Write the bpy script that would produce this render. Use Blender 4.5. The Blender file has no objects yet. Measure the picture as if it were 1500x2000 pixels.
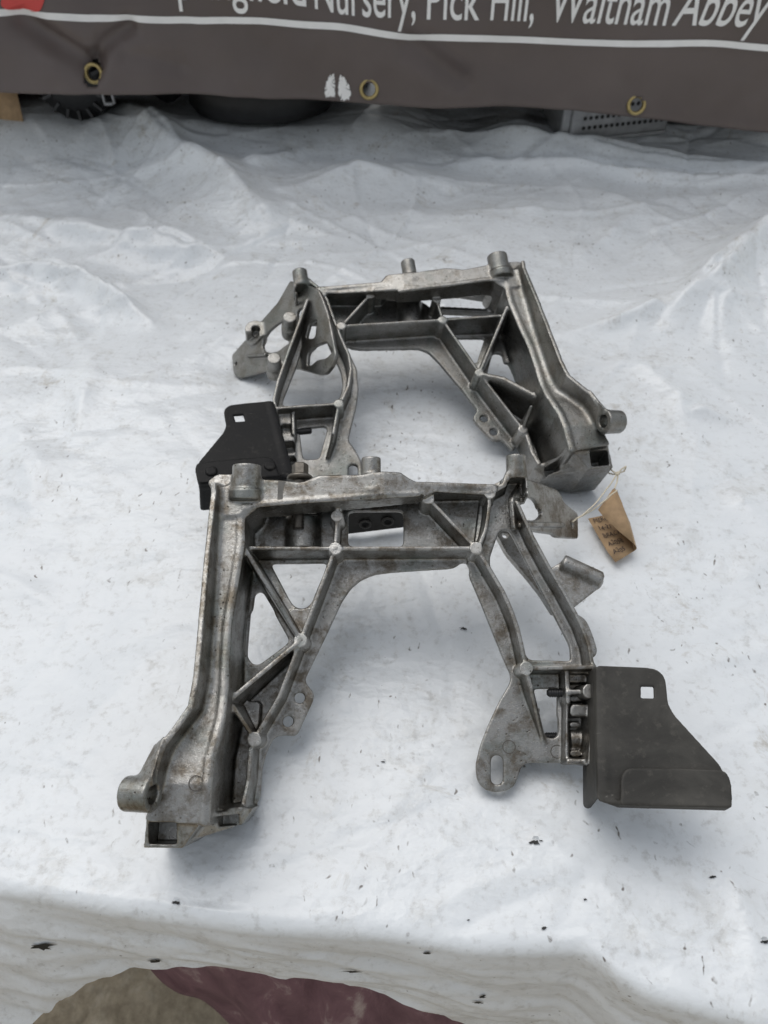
import bpy, bmesh, math, random
import numpy as np
from mathutils import Matrix, Vector

random.seed(7); rng = np.random.default_rng(11)
scene = bpy.context.scene
col = scene.collection

# ------------------------------------------------------------------ camera, sky, sun, exposure
CAM_H = 0.485
cam_d = bpy.data.cameras.new('camera'); cam = bpy.data.objects.new('camera', cam_d); col.objects.link(cam)
cam.location = (0, 0, CAM_H); cam.rotation_euler = (math.radians(90 - 48.4), 0, 0)
cam_d.sensor_fit = 'VERTICAL'; cam_d.sensor_height = 24.0; cam_d.lens = 24.0 * 1538.3 / 2000.0
cam_d.clip_start = 0.01; cam_d.clip_end = 200
cam_d.dof.use_dof = True; cam_d.dof.focus_distance = 0.50; cam_d.dof.aperture_fstop = 7.0
scene.camera = cam

SUN_EL, SUN_AZ = 64, -35       # soft light through cloud, high and a little behind the stall
world = bpy.data.worlds.new('World'); scene.world = world; world.use_nodes = True
nt = world.node_tree; nt.nodes.clear()
sky = nt.nodes.new('ShaderNodeTexSky'); sky.sky_type = 'NISHITA'; sky.sun_disc = False
sky.sun_elevation = math.radians(SUN_EL); sky.sun_rotation = math.radians(SUN_AZ)
sky.air_density = 2.0; sky.dust_density = 2.0; sky.ozone_density = 1.0
hsv = nt.nodes.new('ShaderNodeHueSaturation'); hsv.inputs['Saturation'].default_value = 0.28
bg = nt.nodes.new('ShaderNodeBackground'); bg.inputs['Strength'].default_value = 0.15
out = nt.nodes.new('ShaderNodeOutputWorld')
nt.links.new(sky.outputs[0], hsv.inputs['Color']); nt.links.new(hsv.outputs[0], bg.inputs['Color']); nt.links.new(bg.outputs[0], out.inputs[0])

sun_d = bpy.data.lights.new('sun', 'SUN'); sun_d.energy = 1.4; sun_d.angle = math.radians(50); sun_d.color = (1.0, 0.97, 0.93)
sun = bpy.data.objects.new('sun', sun_d); col.objects.link(sun)
_az, _el = math.radians(SUN_AZ), math.radians(SUN_EL)
sdir = Vector((math.sin(_az) * math.cos(_el), math.cos(_az) * math.cos(_el), math.sin(_el)))
sun.rotation_euler = sdir.to_track_quat('Z', 'Y').to_euler(); sun.location = sdir * 3
cy = scene.cycles; cy.max_bounces = 6; cy.diffuse_bounces = 3; cy.glossy_bounces = 4; cy.transmission_bounces = 1; cy.use_adaptive_sampling = True; cy.adaptive_threshold = 0.02; cy.use_denoising = True; cy.caustics_reflective = False
vs = scene.view_settings
vs.view_transform = 'Standard'; vs.look = 'None'; vs.gamma = 1.0; vs.use_curve_mapping = False; vs.exposure = -0.30

# ------------------------------------------------------------------ small helpers
def tag(o, label=None, cat=None, group=None, kind=None):
    if label: o['label'] = label
    if cat: o['category'] = cat
    if group: o['group'] = group
    if kind: o['kind'] = kind
    return o
def empty(name, loc=(0, 0, 0)):
    o = bpy.data.objects.new(name, None); col.objects.link(o); o.location = loc; o.empty_display_size = 0.05
    return o
def mesh_obj(name, verts, faces, mat, parent=None, smooth=True, base=(0, 0, 0), normals=None):
    me = bpy.data.meshes.new(name)
    v = np.asarray(verts, dtype=np.float64) - np.asarray(base)
    me.from_pydata(v.tolist(), [], faces if isinstance(faces, list) else faces.tolist())
    me.update()
    if smooth: me.polygons.foreach_set('use_smooth', np.ones(len(me.polygons), dtype=bool))
    if normals is not None: me.normals_split_custom_set_from_vertices(np.asarray(normals).tolist())
    o = bpy.data.objects.new(name, me); col.objects.link(o)
    if mat: me.materials.append(mat)
    if parent: o.parent = parent
    return o
class MB:
    """collects shapes into one mesh"""
    def __init__(s): s.v = []; s.f = []
    def add(s, v, f):
        n = len(s.v); s.v += [tuple(map(float, a)) for a in v]; s.f += [tuple(i + n for i in q) for q in f]; return s
    def box(s, c, d, R=None):
        R = R if R is not None else np.eye(3)
        P = [np.array(c) + R @ (np.array([x, y, z]) * np.array(d) / 2) for x in (-1, 1) for y in (-1, 1) for z in (-1, 1)]
        return s.add(P, [(0, 1, 3, 2), (4, 6, 7, 5), (0, 4, 5, 1), (2, 3, 7, 6), (0, 2, 6, 4), (1, 5, 7, 3)])
    def lathe(s, o, axis, prof, n=24, cap=True):
        """prof: list of (distance along axis, radius)"""
        a = np.array(axis, float); a /= np.linalg.norm(a)
        t = np.array([0, 0, 1.0]) if abs(a[2]) < .9 else np.array([1.0, 0, 0])
        e = np.cross(a, t); e /= np.linalg.norm(e); g = np.cross(a, e)
        V = []; F = []
        for d, r in prof:
            for k in range(n):
                th = 2 * math.pi * k / n; V.append(np.array(o) + a * d + r * (math.cos(th) * e + math.sin(th) * g))
        for i in range(len(prof) - 1):
            for k in range(n):
                k2 = (k + 1) % n; F.append((i * n + k, i * n + k2, (i + 1) * n + k2, (i + 1) * n + k))
        if cap: F.append(tuple(range(n - 1, -1, -1))); F.append(tuple((len(prof) - 1) * n + k for k in range(n)))
        return s.add(V, F)
    def tube(s, pts, r, n=8):
        pts = [np.array(p, float) for p in pts]; V = []; F = []; m = len(pts)
        for i, p in enumerate(pts):
            d = pts[min(i + 1, m - 1)] - pts[max(i - 1, 0)]; d /= np.linalg.norm(d) + 1e-12
            t = np.array([0, 0, 1.0]) if abs(d[2]) < .9 else np.array([1.0, 0, 0])
            e = np.cross(d, t); e /= np.linalg.norm(e); g = np.cross(d, e)
            for k in range(n):
                th = 2 * math.pi * k / n; V.append(p + r * (math.cos(th) * e + math.sin(th) * g))
        for i in range(m - 1):
            for k in range(n):
                k2 = (k + 1) % n; F.append((i * n + k, i * n + k2, (i + 1) * n + k2, (i + 1) * n + k))
        F.append(tuple(range(n))); F.append(tuple((m - 1) * n + k for k in range(n - 1, -1, -1)))
        return s.add(V, F)
    def build(s, name, mat, parent=None, smooth=False, base=(0, 0, 0), bevel=0):
        o = mesh_obj(name, s.v, s.f, mat, parent, smooth, base)
        bm = bmesh.new(); bm.from_mesh(o.data); bmesh.ops.recalc_face_normals(bm, faces=bm.faces); bm.to_mesh(o.data); bm.free()
        if bevel:
            b = o.modifiers.new('bevel', 'BEVEL'); b.width = bevel; b.segments = 2; b.limit_method = 'ANGLE'
        return o
def vnoise(x, y, seed=0):
    """smooth value noise in [-1,1] on arrays"""
    r = np.random.default_rng(seed); T = r.uniform(-1, 1, (256, 256))
    xi = np.floor(x).astype(int); yi = np.floor(y).astype(int); fx = x - xi; fy = y - yi
    fx = fx * fx * fx * (fx * (fx * 6 - 15) + 10); fy = fy * fy * fy * (fy * (fy * 6 - 15) + 10)
    g = lambda a, b: T[a % 256, b % 256]
    return (g(xi, yi) * (1 - fx) + g(xi + 1, yi) * fx) * (1 - fy) + (g(xi, yi + 1) * (1 - fx) + g(xi + 1, yi + 1) * fx) * fy

def worley(x, y, seed=0):
    r = np.random.default_rng(seed); JX = r.uniform(0, 1, (128, 128)); JY = r.uniform(0, 1, (128, 128)); xi = np.floor(x).astype(int); yi = np.floor(y).astype(int); d = np.full(np.shape(x), 9.0)
    for a in (-1, 0, 1):
        for b in (-1, 0, 1):
            p_ = xi + a; q_ = yi + b; d = np.minimum(d, (p_ + JX[p_ % 128, q_ % 128] - x) ** 2 + (q_ + JY[p_ % 128, q_ % 128] - y) ** 2)
    return np.sqrt(d)
# ------------------------------------------------------------------ materials
def nodes(name):
    m = bpy.data.materials.new(name); m.use_nodes = True; n = m.node_tree
    b = n.nodes['Principled BSDF']; return m, n, b
def N(n, t, **k):
    x = n.nodes.new(t)
    for a, v in k.items():
        if a in x.inputs: x.inputs[a].default_value = v
        else: setattr(x, a, v)
    return x
def ramp(n, src, stops):
    r = n.nodes.new('ShaderNodeValToRGB'); e = r.color_ramp.elements
    while len(e) < len(stops): e.new(0.5)
    for i, (p_, c_) in enumerate(stops): e[i].position = p_; e[i].color = (*c_, 1) if len(c_) == 3 else c_
    n.links.new(src, r.inputs[0]); return r.outputs[0]
def mixc(n, fac, a, b, mode='MIX'):
    x = n.nodes.new('ShaderNodeMix'); x.data_type = 'RGBA'; x.blend_type = mode
    for s, v in ((x.inputs[0], fac), (x.inputs[6], a), (x.inputs[7], b)):
        if hasattr(v, 'is_linked') or isinstance(v, bpy.types.NodeSocket): n.links.new(v, s)
        else: s.default_value = v if not isinstance(v, tuple) else (*v, 1) if len(v) == 3 else v
    return x.outputs[2]
def noise(n, co, scale, detail=4, rough=.55, dist=0.0):
    x = N(n, 'ShaderNodeTexNoise', Scale=scale, Detail=detail, Roughness=rough, Distortion=dist); n.links.new(co, x.inputs['Vector']); return x.outputs[0]
def bump(n, b, h, strength, dist, prev=None):
    x = N(n, 'ShaderNodeBump', Strength=strength, Distance=dist); n.links.new(h, x.inputs['Height'])
    if prev is not None: n.links.new(prev, x.inputs['Normal'])
    n.links.new(x.outputs[0], b.inputs['Normal']); return x.outputs[0]
def objco(n):
    return n.nodes.new('ShaderNodeTexCoord').outputs['Object']

def scaled_sum(n, items):
    """weighted sum of scalar sockets"""
    acc = None
    for s_, w_ in items:
        x = N(n, 'ShaderNodeMath', operation='MULTIPLY_ADD'); n.links.new(s_, x.inputs[0]); x.inputs[1].default_value = w_
        if acc is None: x.inputs[2].default_value = 0
        else: n.links.new(acc, x.inputs[2])
        acc = x.outputs[0]
    return acc
def cast_metal(name, tone=1.0, stain=1.0):
    m, n, b = nodes(name); co = objco(n)
    big = noise(n, co, 24, 5, .65, .4); med = noise(n, co, 480, 4, .66); fine = noise(n, co, 1700, 2, .6)
    c = ramp(n, big, [(.32, (.36 * tone, .385 * tone, .36 * tone)), (.50, (.53 * tone, .52 * tone, .495 * tone)), (.70, (.60 * tone, .592 * tone, .57 * tone))])
    g = ramp(n, med, [(.34, (1 - .50 * stain, 1 - .54 * stain, 1 - .58 * stain)), (.54, (1, 1, 1))])
    mid = noise(n, co, 75, 4, .65, .3)
    c = mixc(n, ramp(n, mid, [(.38, (.95, .95, .95)), (.60, (.18, .18, .18))]), c, g, 'MULTIPLY')
    c = mixc(n, ramp(n, mid, [(.34, (.75 * stain, .75 * stain, .75 * stain)), (.54, (0, 0, 0))]), c, (.14, .118, .09))
    # dark pits and oil specks
    v = N(n, 'ShaderNodeTexVoronoi', Scale=240.0, Randomness=1.0); n.links.new(co, v.inputs['Vector'])
    pit = N(n, 'ShaderNodeMath', operation='MULTIPLY'); n.links.new(ramp(n, v.outputs['Distance'], [(.09, (1, 1, 1)), (.17, (0, 0, 0))]), pit.inputs[0]); n.links.new(ramp(n, big, [(.46, (1, 1, 1)), (.54, (0, 0, 0))]), pit.inputs[1])
    c = mixc(n, pit.outputs[0], c, (.07, .06, .05))
    # handled edges rubbed bright
    ge = n.nodes.new('ShaderNodeNewGeometry')
    ed = ramp(n, ge.outputs['Pointiness'], [(.55, (0, 0, 0)), (.66, (1, 1, 1))])
    edn = N(n, 'ShaderNodeMath', operation='MULTIPLY'); n.links.new(ed, edn.inputs[0]); n.links.new(ramp(n, mid, [(.35, (.1, .1, .1)), (.6, (1, 1, 1))]), edn.inputs[1])
    c = mixc(n, edn.outputs[0], c, (1.1 * tone, 1.09 * tone, 1.05 * tone))
    n.links.new(c, b.inputs['Base Color'])
    b.inputs['Metallic'].default_value = .93
    rr = N(n, 'ShaderNodeMapRange'); n.links.new(med, rr.inputs[0]); rr.inputs[1].default_value = .3; rr.inputs[2].default_value = .65; rr.inputs[3].default_value = .46; rr.inputs[4].default_value = .26
    n.links.new(rr.outputs[0], b.inputs['Roughness'])
    bump(n, b, scaled_sum(n, ((fine, .5), (med, .5), (pit.outputs[0], -.6))), .5, .0007)
    return m
def painted_steel(name, base, rough, wear, spec=.35):
    m, n, b = nodes(name); co = objco(n)
    big = noise(n, co, 16, 6, .65, .5); med = noise(n, co, 160, 5, .7); fine = noise(n, co, 900, 2, .6)
    c = ramp(n, big, [(.32, tuple(x * .42 for x in base)), (.5, base), (.66, tuple(x * 1.7 for x in base))])
    c = mixc(n, ramp(n, med, [(.56, (0, 0, 0)), (.72, (wear, wear, wear))]), c, (.19, .175, .15))
    mp = N(n, 'ShaderNodeMapping'); n.links.new(co, mp.inputs[0]); mp.inputs['Rotation'].default_value = (.3, .2, .9); mp.inputs['Scale'].default_value = (1, 8, 1)
    scr = noise(n, mp.outputs[0], 60, 3, .6)
    c = mixc(n, ramp(n, scr, [(.70, (0, 0, 0)), (.76, (wear, wear, wear))]), c, (.26, .25, .23))
    ge = n.nodes.new('ShaderNodeNewGeometry')
    c = mixc(n, ramp(n, ge.outputs['Pointiness'], [(.53, (0, 0, 0)), (.62, (wear * 1.6, wear * 1.6, wear * 1.6))]), c, (.30, .285, .26))
    n.links.new(c, b.inputs['Base Color']); b.inputs['Specular IOR Level'].default_value = spec
    rr = N(n, 'ShaderNodeMapRange'); n.links.new(big, rr.inputs[0]); rr.inputs[1].default_value = .3; rr.inputs[2].default_value = .7; rr.inputs[3].default_value = rough - .1; rr.inputs[4].default_value = rough + .15; n.links.new(rr.outputs[0], b.inputs['Roughness'])
    bump(n, b, scaled_sum(n, ((fine, .4), (med, .6))), .4, .0005)
    return m
def plain(name, c, rough=.5, metal=0.0, nscale=80, amp=.3, bdist=.0006):
    m, n, b = nodes(name); co = objco(n); k = noise(n, co, nscale, 4, .6)
    n.links.new(ramp(n, k, [(.3, tuple(x * (1 - amp) for x in c)), (.7, tuple(x * (1 + amp) for x in c))]), b.inputs['Base Color'])
    b.inputs['Roughness'].default_value = rough; b.inputs['Metallic'].default_value = metal
    bump(n, b, k, .3, bdist); return m

def tarp_mat():
    m, n, b = nodes('white_polythene'); co = objco(n)
    d1 = noise(n, co, 6, 6, .62, .3); d2 = noise(n, co, 42, 6, .72, .4); wn = N(n, 'ShaderNodeTexNoise', Scale=70.0, Detail=2.0); n.links.new(co, wn.inputs['Vector'])
    c = ramp(n, d1, [(.3, (.69, .715, .738)), (.6, (.742, .768, .79))])
    # thin grey-brown handling grime in blotches
    gr = N(n, 'ShaderNodeMath', operation='MULTIPLY'); n.links.new(ramp(n, d2, [(.50, (0, 0, 0)), (.70, (1, 1, 1))]), gr.inputs[0]); n.links.new(ramp(n, d1, [(.42, (.08, .08, .08)), (.60, (.55, .55, .55))]), gr.inputs[1])
    c = mixc(n, gr.outputs[0], c, (.50, .49, .46))
    sg = noise(n, co, 170, 4, .62); mg = N(n, 'ShaderNodeMath', operation='MULTIPLY'); n.links.new(ramp(n, sg, [(.52, (0, 0, 0)), (.70, (.55, .55, .55))]), mg.inputs[0]); n.links.new(ramp(n, d2, [(.40, (.15, .15, .15)), (.60, (1, 1, 1))]), mg.inputs[1])
    c = mixc(n, mg.outputs[0], c, (.40, .395, .38))
    st = noise(n, co, 14, 7, .76, .8)
    c = mixc(n, ramp(n, st, [(.60, (0, 0, 0)), (.72, (.7, .7, .7))]), c, (.36, .32, .25))
    # specks and short scuffs
    for sc_, th, rot, sq, colr, lo in ((150, .075, .7, .50, (.12, .10, .085), .48), (60, .030, -.5, .30, (.15, .13, .11), .55)):
        mp = N(n, 'ShaderNodeMapping'); n.links.new(co, mp.inputs[0]); mp.inputs['Rotation'].default_value = (0, 0, rot); mp.inputs['Scale'].default_value = (1, sq, 1)
        va = N(n, 'ShaderNodeVectorMath', operation='MULTIPLY_ADD'); n.links.new(wn.outputs['Color'], va.inputs[0]); va.inputs[1].default_value = (.014, .014, 0); n.links.new(mp.outputs[0], va.inputs[2])
        v = N(n, 'ShaderNodeTexVoronoi', Scale=sc_); n.links.new(va.outputs[0], v.inputs['Vector'])
        mu = N(n, 'ShaderNodeMath', operation='MULTIPLY'); n.links.new(ramp(n, v.outputs['Distance'], [(th, (1, 1, 1)), (th * 2.2, (0, 0, 0))]), mu.inputs[0]); n.links.new(ramp(n, st, [(lo, (0, 0, 0)), (lo + .09, (.9, .9, .9))]), mu.inputs[1])
        c = mixc(n, mu.outputs[0], c, colr)
    n.links.new(c, b.inputs['Base Color'])
    b.inputs['Roughness'].default_value = .33; b.inputs['Specular IOR Level'].default_value = .55
    # the film's own crumple: sharp little facets at two sizes
    hs = []
    for sc_, rot, sq, wt in ((24, .35, .5, 1.0), (70, -.5, .45, .55), (190, .6, .5, .22)):
        mp = N(n, 'ShaderNodeMapping'); n.links.new(co, mp.inputs[0]); mp.inputs['Rotation'].default_value = (0, 0, rot); mp.inputs['Scale'].default_value = (sq, 1, 1)
        va = N(n, 'ShaderNodeVectorMath', operation='MULTIPLY_ADD'); n.links.new(wn.outputs['Color'], va.inputs[0]); va.inputs[1].default_value = (.010, .010, 0); n.links.new(mp.outputs[0], va.inputs[2])
        v = N(n, 'ShaderNodeTexVoronoi', Scale=sc_, voronoi_dimensions='2D'); n.links.new(va.outputs[0], v.inputs['Vector']); hs.append((v.outputs['Distance'], wt))
    hm = scaled_sum(n, hs); gt = N(n, 'ShaderNodeMath', operation='MULTIPLY'); n.links.new(hm, gt.inputs[0]); n.links.new(ramp(n, d1, [(.36, (.25, .25, .25)), (.58, (1, 1, 1))]), gt.inputs[1])
    bump(n, b, gt.outputs[0], .55, .0026)
    return m
M = {}
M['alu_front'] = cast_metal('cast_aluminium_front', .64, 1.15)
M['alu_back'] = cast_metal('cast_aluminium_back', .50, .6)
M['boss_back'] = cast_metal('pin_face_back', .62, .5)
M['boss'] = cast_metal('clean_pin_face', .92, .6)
M['steel_front'] = painted_steel('worn_grey_brown_steel', (.040, .038, .034), .58, .20, .28)
M['steel_back'] = painted_steel('black_painted_steel', (.0065, .0065, .007), .45, .12, .16)
M['thread'] = plain('black_oxide_bolt', (.035, .035, .036), .42, .6)
M['boltsteel'] = plain('dirty_bolt_steel', (.16, .145, .125), .4, .8, 300)
M['tarp'] = tarp_mat()
M['card'] = plain('kraft_card', (.40, .27, .155), .8, 0, 160, .16)
M['ink'] = plain('marker_ink', (.03, .025, .03), .7)
M['string'] = plain('cotton_string', (.62, .56, .44), .85, 0, 900, .25)
M['black'] = plain('black_plastic', (.012, .012, .013), .5)
M['dark'] = plain('dark_metal', (.045, .045, .047), .4, .5)
M['greymetal'] = plain('grey_zinc', (.33, .335, .345), .42, .55, 60, .2)
M['brass'] = plain('brass_ring', (.42, .33, .15), .35, .85, 200, .2)
M['white_print'] = plain('white_print', (.86, .85, .83), .5, 0, 50, .05)
M['red_print'] = plain('red_print', (.62, .07, .06), .5, 0, 50, .05)
M['tear'] = plain('black_underside', (.008, .008, .008), .6)

FRONT_CASTING = [('poly', 'web_plate', [(-89.3, 1.6), (-78.5, -0.3), (-64.2, -0.6), (-50.0, 1.3), (-36.5, 6.5), (-32.3, 16.0), (3.8, 8.5), (36.3, 16.1), (70.7, 16.2), (74.3, -12.0), (65.5, -28.5), (61.5, -42.9), (58.3, -42.9), (59.2, -38.2), (57.2, -33.9), (54.0, -33.2), (49.4, -36.4), (45.8, -37.5), (17.7, -39.3), (3.7, -40.4), (-6.8, -41.9), (-15.6, -45.8), (-22.5, -51.8), (-28.3, -60.6), (-37.5, -81.4), (-51.7, -111.7), (-51.0, -115.0), (-46.1, -120.6), (-45.7, -124.8), (-55.4, -146.4), (-57.6, -148.3), (-64.9, -147.6), (-70.8, -148.9), (-75.3, -158.4), (-77.5, -167.7), (-77.6, -172.3), (-78.0, -186.1), (-82.5, -192.1), (-89.7, -195.7), (-97.6, -198.1), (-80, -196), (-98, -195), (-97, -100), (-94, -20)], -26, -22, {}),
 ('poly', 'arm_plate', [(68.6, 17.1), (77.8, 22.8), (85.2, 26.6), (87.9, 30.5), (100.6, 30.5), (101.1, 19.0), (94.2, 11.4), (96.6, 2.0), (102.8, -15.4), (112.1, -35.7), (121.5, -53.4), (127.5, -66.3), (131.9, -76.0), (136.3, -90.3), (137.2, -100.7), (137.5, -113.6), (137.0, -133.1), (131.2, -164.7), (90.5, -164.7), (86.8, -167.8), (85.2, -172.4), (82.3, -178.5), (77.3, -181.6), (69.2, -182.5), (62.9, -180.6), (58.9, -175.4), (58.2, -166.2), (61.2, -155.3), (65.9, -144.3), (74.9, -126.7), (82.4, -115.3), (83.3, -110.3), (77.9, -97.0), (71.8, -80.1), (65.6, -62.9), (60.8, -50.6), (58.0, -43.5), (58.8, -38.9), (56.8, -34.6), (61.7, -25.6)], -23, -19, {}),
 ('poly', 'end_block', [(117.5, -104.9), (135.4, -104.9), (135.6, -114.6), (133.5, -136.8), (128.4, -164.0), (112.8, -164.0)], -24, -8, {}),
 ('cut', '', [(-24.9, 1.7), (-22.0, 3.2), (11.0, 3.6), (13.8, 1.7), (13.6, -20.1), (11.9, -22.0), (-22.5, -22.0), (-24.6, -20.2)], -60, 60, {}),
 ('cut', '', [(-76.9, -35.8), (-75.9, -34.3), (-40.3, -33.8), (-39.1, -35.8), (-49.3, -62.2), (-52.8, -65.0), (-57.0, -65.3), (-60.7, -63.5), (-63.2, -60.4)], -60, 60, {}),
 ('cut', '', [(-87.6, -56.8), (-86.2, -54.7), (-83.9, -53.9), (-81.7, -55.0), (-80.1, -57.4), (-74.3, -66.5), (-73.0, -70.1), (-63.8, -85.6), (-63.7, -87.6), (-65.1, -89.7), (-80.5, -101.4), (-83.4, -102.8), (-86.9, -102.2), (-89.7, -99.0), (-90.7, -96.1), (-90.4, -85.6), (-89.8, -68.9), (-89.2, -67.7), (-88.1, -65.3)], -60, -2, {}),
 ('cut', '', [(73.1, -29.9), (77.1, -19.0), (79.5, -13.5), (82.1, -11.0), (86.3, -11.3), (88.3, -13.9), (101.3, -42.4), (113.5, -69.1), (121.3, -86.2), (123.3, -91.0), (123.4, -99.7), (122.0, -100.7), (96.7, -100.0), (94.4, -98.0), (92.1, -91.0), (89.6, -80.1), (85.1, -67.4), (79.8, -54.8), (74.3, -44.2), (72.6, -34.6)], -60, 60, {}),
 ('cut', '', [(98.0, -119.8), (99.4, -118.7), (112.5, -118.6), (113.0, -119.3), (111.9, -135.8), (112.6, -136.9), (112.0, -147.0), (110.5, -149.1), (107.9, -149.7), (104.7, -149.1), (103.3, -147.0)], -60, 60, {}),
 ('cut', '', [(68.1, -163.7), (68.4, -162.3), (69.3, -161.1), (70.6, -160.3), (72.1, -160.0), (73.6, -160.3), (74.9, -161.1), (75.6, -162.3), (75.9, -163.8), (75.4, -174.2), (75.1, -175.6), (74.2, -176.8), (72.9, -177.6), (71.4, -177.9), (69.9, -177.6), (68.7, -176.8), (67.9, -175.6), (67.6, -174.2)], -60, 60, {}),
 ('hole', '', (-55.1, -124.2), 3.4),
 ('hole', '', (-62.2, -139.0), 3.4),
 ('cut', '', [(36.3, 15.7), (68.1, 15.4), (68.1, 13.5), (36.3, 13.5)], -60, 60, {}),
 ('cut', '', [(117.4, -110.1), (132.0, -110.1), (132.7, -115.5), (132.4, -127.2), (131.5, -137.8), (129.5, -149.3), (127.7, -162.8), (115.4, -162.8), (116.6, -139.3), (117.9, -127.2)], -22, 60, {}),
 ('poly', 'pad', [(119.2, -110.4), (132.8, -110.4), (132.4, -115.1), (119.1, -115.3)], -24, -13, {}),
 ('poly', 'pad', [(118.8, -128.9), (131.4, -129.0), (130.8, -136.5), (118.0, -136.5)], -24, -9, {}),
 ('poly', 'pad', [(119.8, -123.8), (129.1, -123.8), (132.5, -126.9), (119.8, -127.4)], -24, -14, {}),
 ('poly', 'pad', [(118.7, -139.6), (125.8, -139.6), (125.5, -143.1), (118.5, -143.1)], -24, -15, {}),
 ('poly', 'pad', [(117.7, -156.9), (124.8, -156.9), (124.5, -160.8), (117.6, -160.8)], -24, -14, {}),
 ('cyl', 'pad', (119.2, -150.1, -23), (127.8, -150.1, -23), 6.5, {}),
 ('cyl', 'half_sleeve', (-55.6, -24.9, -25), (-56.3, -1.0, -25), 12.2, {}),
 ('poly', 'web_plate', [(-64.8, -70.2), (-61.5, -65.7), (-54.6, -66.8), (-47.2, -64.3), (-51.0, -75.3), (-54.8, -83.8)], -26, -17, {}),
 ('poly', 'web_plate', [(-90.3, -126.4), (-79.2, -127.3), (-79.8, -144.1), (-83.9, -144.6)], -26, -13, {}),
 ('poly', 'top_rail', [(-109.8, 4.7), (-101.8, 9.2), (-81.9, 13.0), (-71.9, 12.8), (-54.0, 11.4), (-42.9, 16.7), (-15.9, 17.6), (-1.1, 20.3), (10.3, 20.5), (16.0, 16.7), (20.6, 14.6), (20.6, 14.6), (75.3, 15.3), (77.4, 10.4), (69.2, 8.2), (34.3, 8.9), (26.2, 4.2), (26.2, 6.9), (-26.9, 1.3), (-55.8, -1.0), (-80.0, -3.8), (-88.7, -5.5), (-91.3, -9.2), (-96.2, -11.6), (-108.8, -11.6)], ('t', 6),
 ('u', [-120, -90, 0, 30, 60, 140], [17, 17, 12, 6, 1, 0]), {}),
 ('rib', 'rail_wall', [(-100.6, 7.7), (-81.8, 12.0), (-71.8, 11.9), (-53.9, 10.5), (-42.9, 15.7), (-15.9, 16.6), (-1.1, 19.4), (10.3, 19.5), (16.0, 15.7), (20.6, 13.6), (20.6, 13.6), (75.3, 14.3)], [16.0, 15.54, 14.99, 13.99, 13.38, 11.88, 11.06, 8.94, 7.8, 6.88, 6.88, -0.19], 1.8, -28, {}),
 ('rib', 'rail_lip', [(-90.4, -6.0), (-80.0, -4.1), (-55.8, -1.3), (-26.9, 1.1), (22.8, 6.2)], [17.5, 16.94, 15.6, 13.99, 7.94], 1.6, -6, {}),
 ('poly', 'pocket_back', [(-88, 16), (-28, 16), (-28, -12), (-88, -12)], -40, -36, {}),
 ('hpoly', 'side_channel', [(-117, 12), (-111, 18), (-84, 18), (-83, 2), (-86, -6), (-92, -12), (-92.1, -15.9), (-91.2, -29.8), (-93.8, -60.2), (-95.5, -83.2), (-94.8, -108.4), (-94.1, -121.6), (-94.0, -138.5), (-96.0, -153.7), (-97.7, -161.2), (-98.0, -180.8), (-99, -196), (-131.5, -194.5), (-126.5, -172.9), (-126.0, -166.3), (-122.5, -154.4), (-116.5, -145.5), (-109.6, -133.9), (-108.3, -116.8), (-108.9, -89.9), (-110.3, -45.5), (-110.8, 0.7), (-111.5, 7)], [30, 0, -60, -127, -150, -175, -196], [13, 15, 20, 31, 39, 44, 43], 4.5, {}),
 ('hrib', 'channel_flange', [(-110, 7), (-109.3, 0.7), (-108.8, -45.5), (-107.4, -89.9), (-106.8, -116.8), (-108.1, -133.9), (-115.0, -145.5), (-121.0, -154.4), (-124.5, -166.3), (-125.0, -172.9)], [26, 26, 36, 46, 51, 54, 56, 57, 57, 57], 1.7, 25, {}),
 ('hwall', 'side_channel', [(-83, 2), (-86, -6), (-92, -12), (-92.1, -15.9), (-91.2, -29.8), (-93.8, -60.2), (-95.5, -83.2), (-94.8, -108.4), (-94.1, -121.6), (-94.0, -138.5), (-96.0, -153.7), (-97.7, -161.2), (-98.0, -180.8), (-98, -195)], [30, 0, -60, -127, -150, -175, -196], [13, 15, 20, 31, 39, 44, 43], 2.2, -26, {}),
 ('rib', 'rib', [(-90.0, -29.8), (-32.2, -29.1)], [4, 0], 1.3, -25, {}),
 ('rib', 'rib', [(-91.6, -30.0), (-53.3, -89.5)], [15, 0], 1.5, -25, {}),
 ('rib', 'rib', [(-32.2, -29.1), (-53.3, -89.5)], [0, 0], 1.4, -25, {}),
 ('rib', 'rib', [(-32.2, -29.1), (-31.5, -6.5), (-30.6, 1.1)], [0, 0, 1], 1.3, -25, {}),
 ('rib', 'rib', [(-32.2, -29.1), (61.1, -28.7)], [0, 0], 1.4, -25, {}),
 ('rib', 'rib', [(29.8, 6.3), (61.1, -28.7)], [0, 0], 1.35, -25, {}),
 ('rib', 'rib', [(71.1, 8.9), (71.1, 1.6), (69.8, -7.4), (67.7, -16.7), (63.2, -27.3)], [0, 0, 0, 0, 0], 1.3, -25, {}),
 ('rib', 'rib', [(62.1, -30.1), (65.9, -36.3), (71.6, -47.0), (77.8, -58.6), (82.5, -70.7), (85.9, -82.0), (88.0, -93.4), (90.2, -107.3)], [0, 0, 0, 0, 0, 0, 0, 0], 1.5, -22, {}),
 ('rib', 'rib', [(97.4, 10.3), (92.5, 9.6), (89.5, 5.2), (92.2, -2.0), (99.1, -20.3), (108.2, -39.9), (117.2, -57.0), (123.0, -69.5), (127.3, -78.8), (131.5, -92.6), (132.4, -102.7), (133.4, -106.6)], [-1, -1, -1, -1, -1, -1, -1, -1, -1, -1, -1, -1], 1.3, -22, {}),
 ('rib', 'rib', [(90.2, -107.3), (132.5, -106.7)], [0, 0], 1.4, -22, {}),
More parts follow.
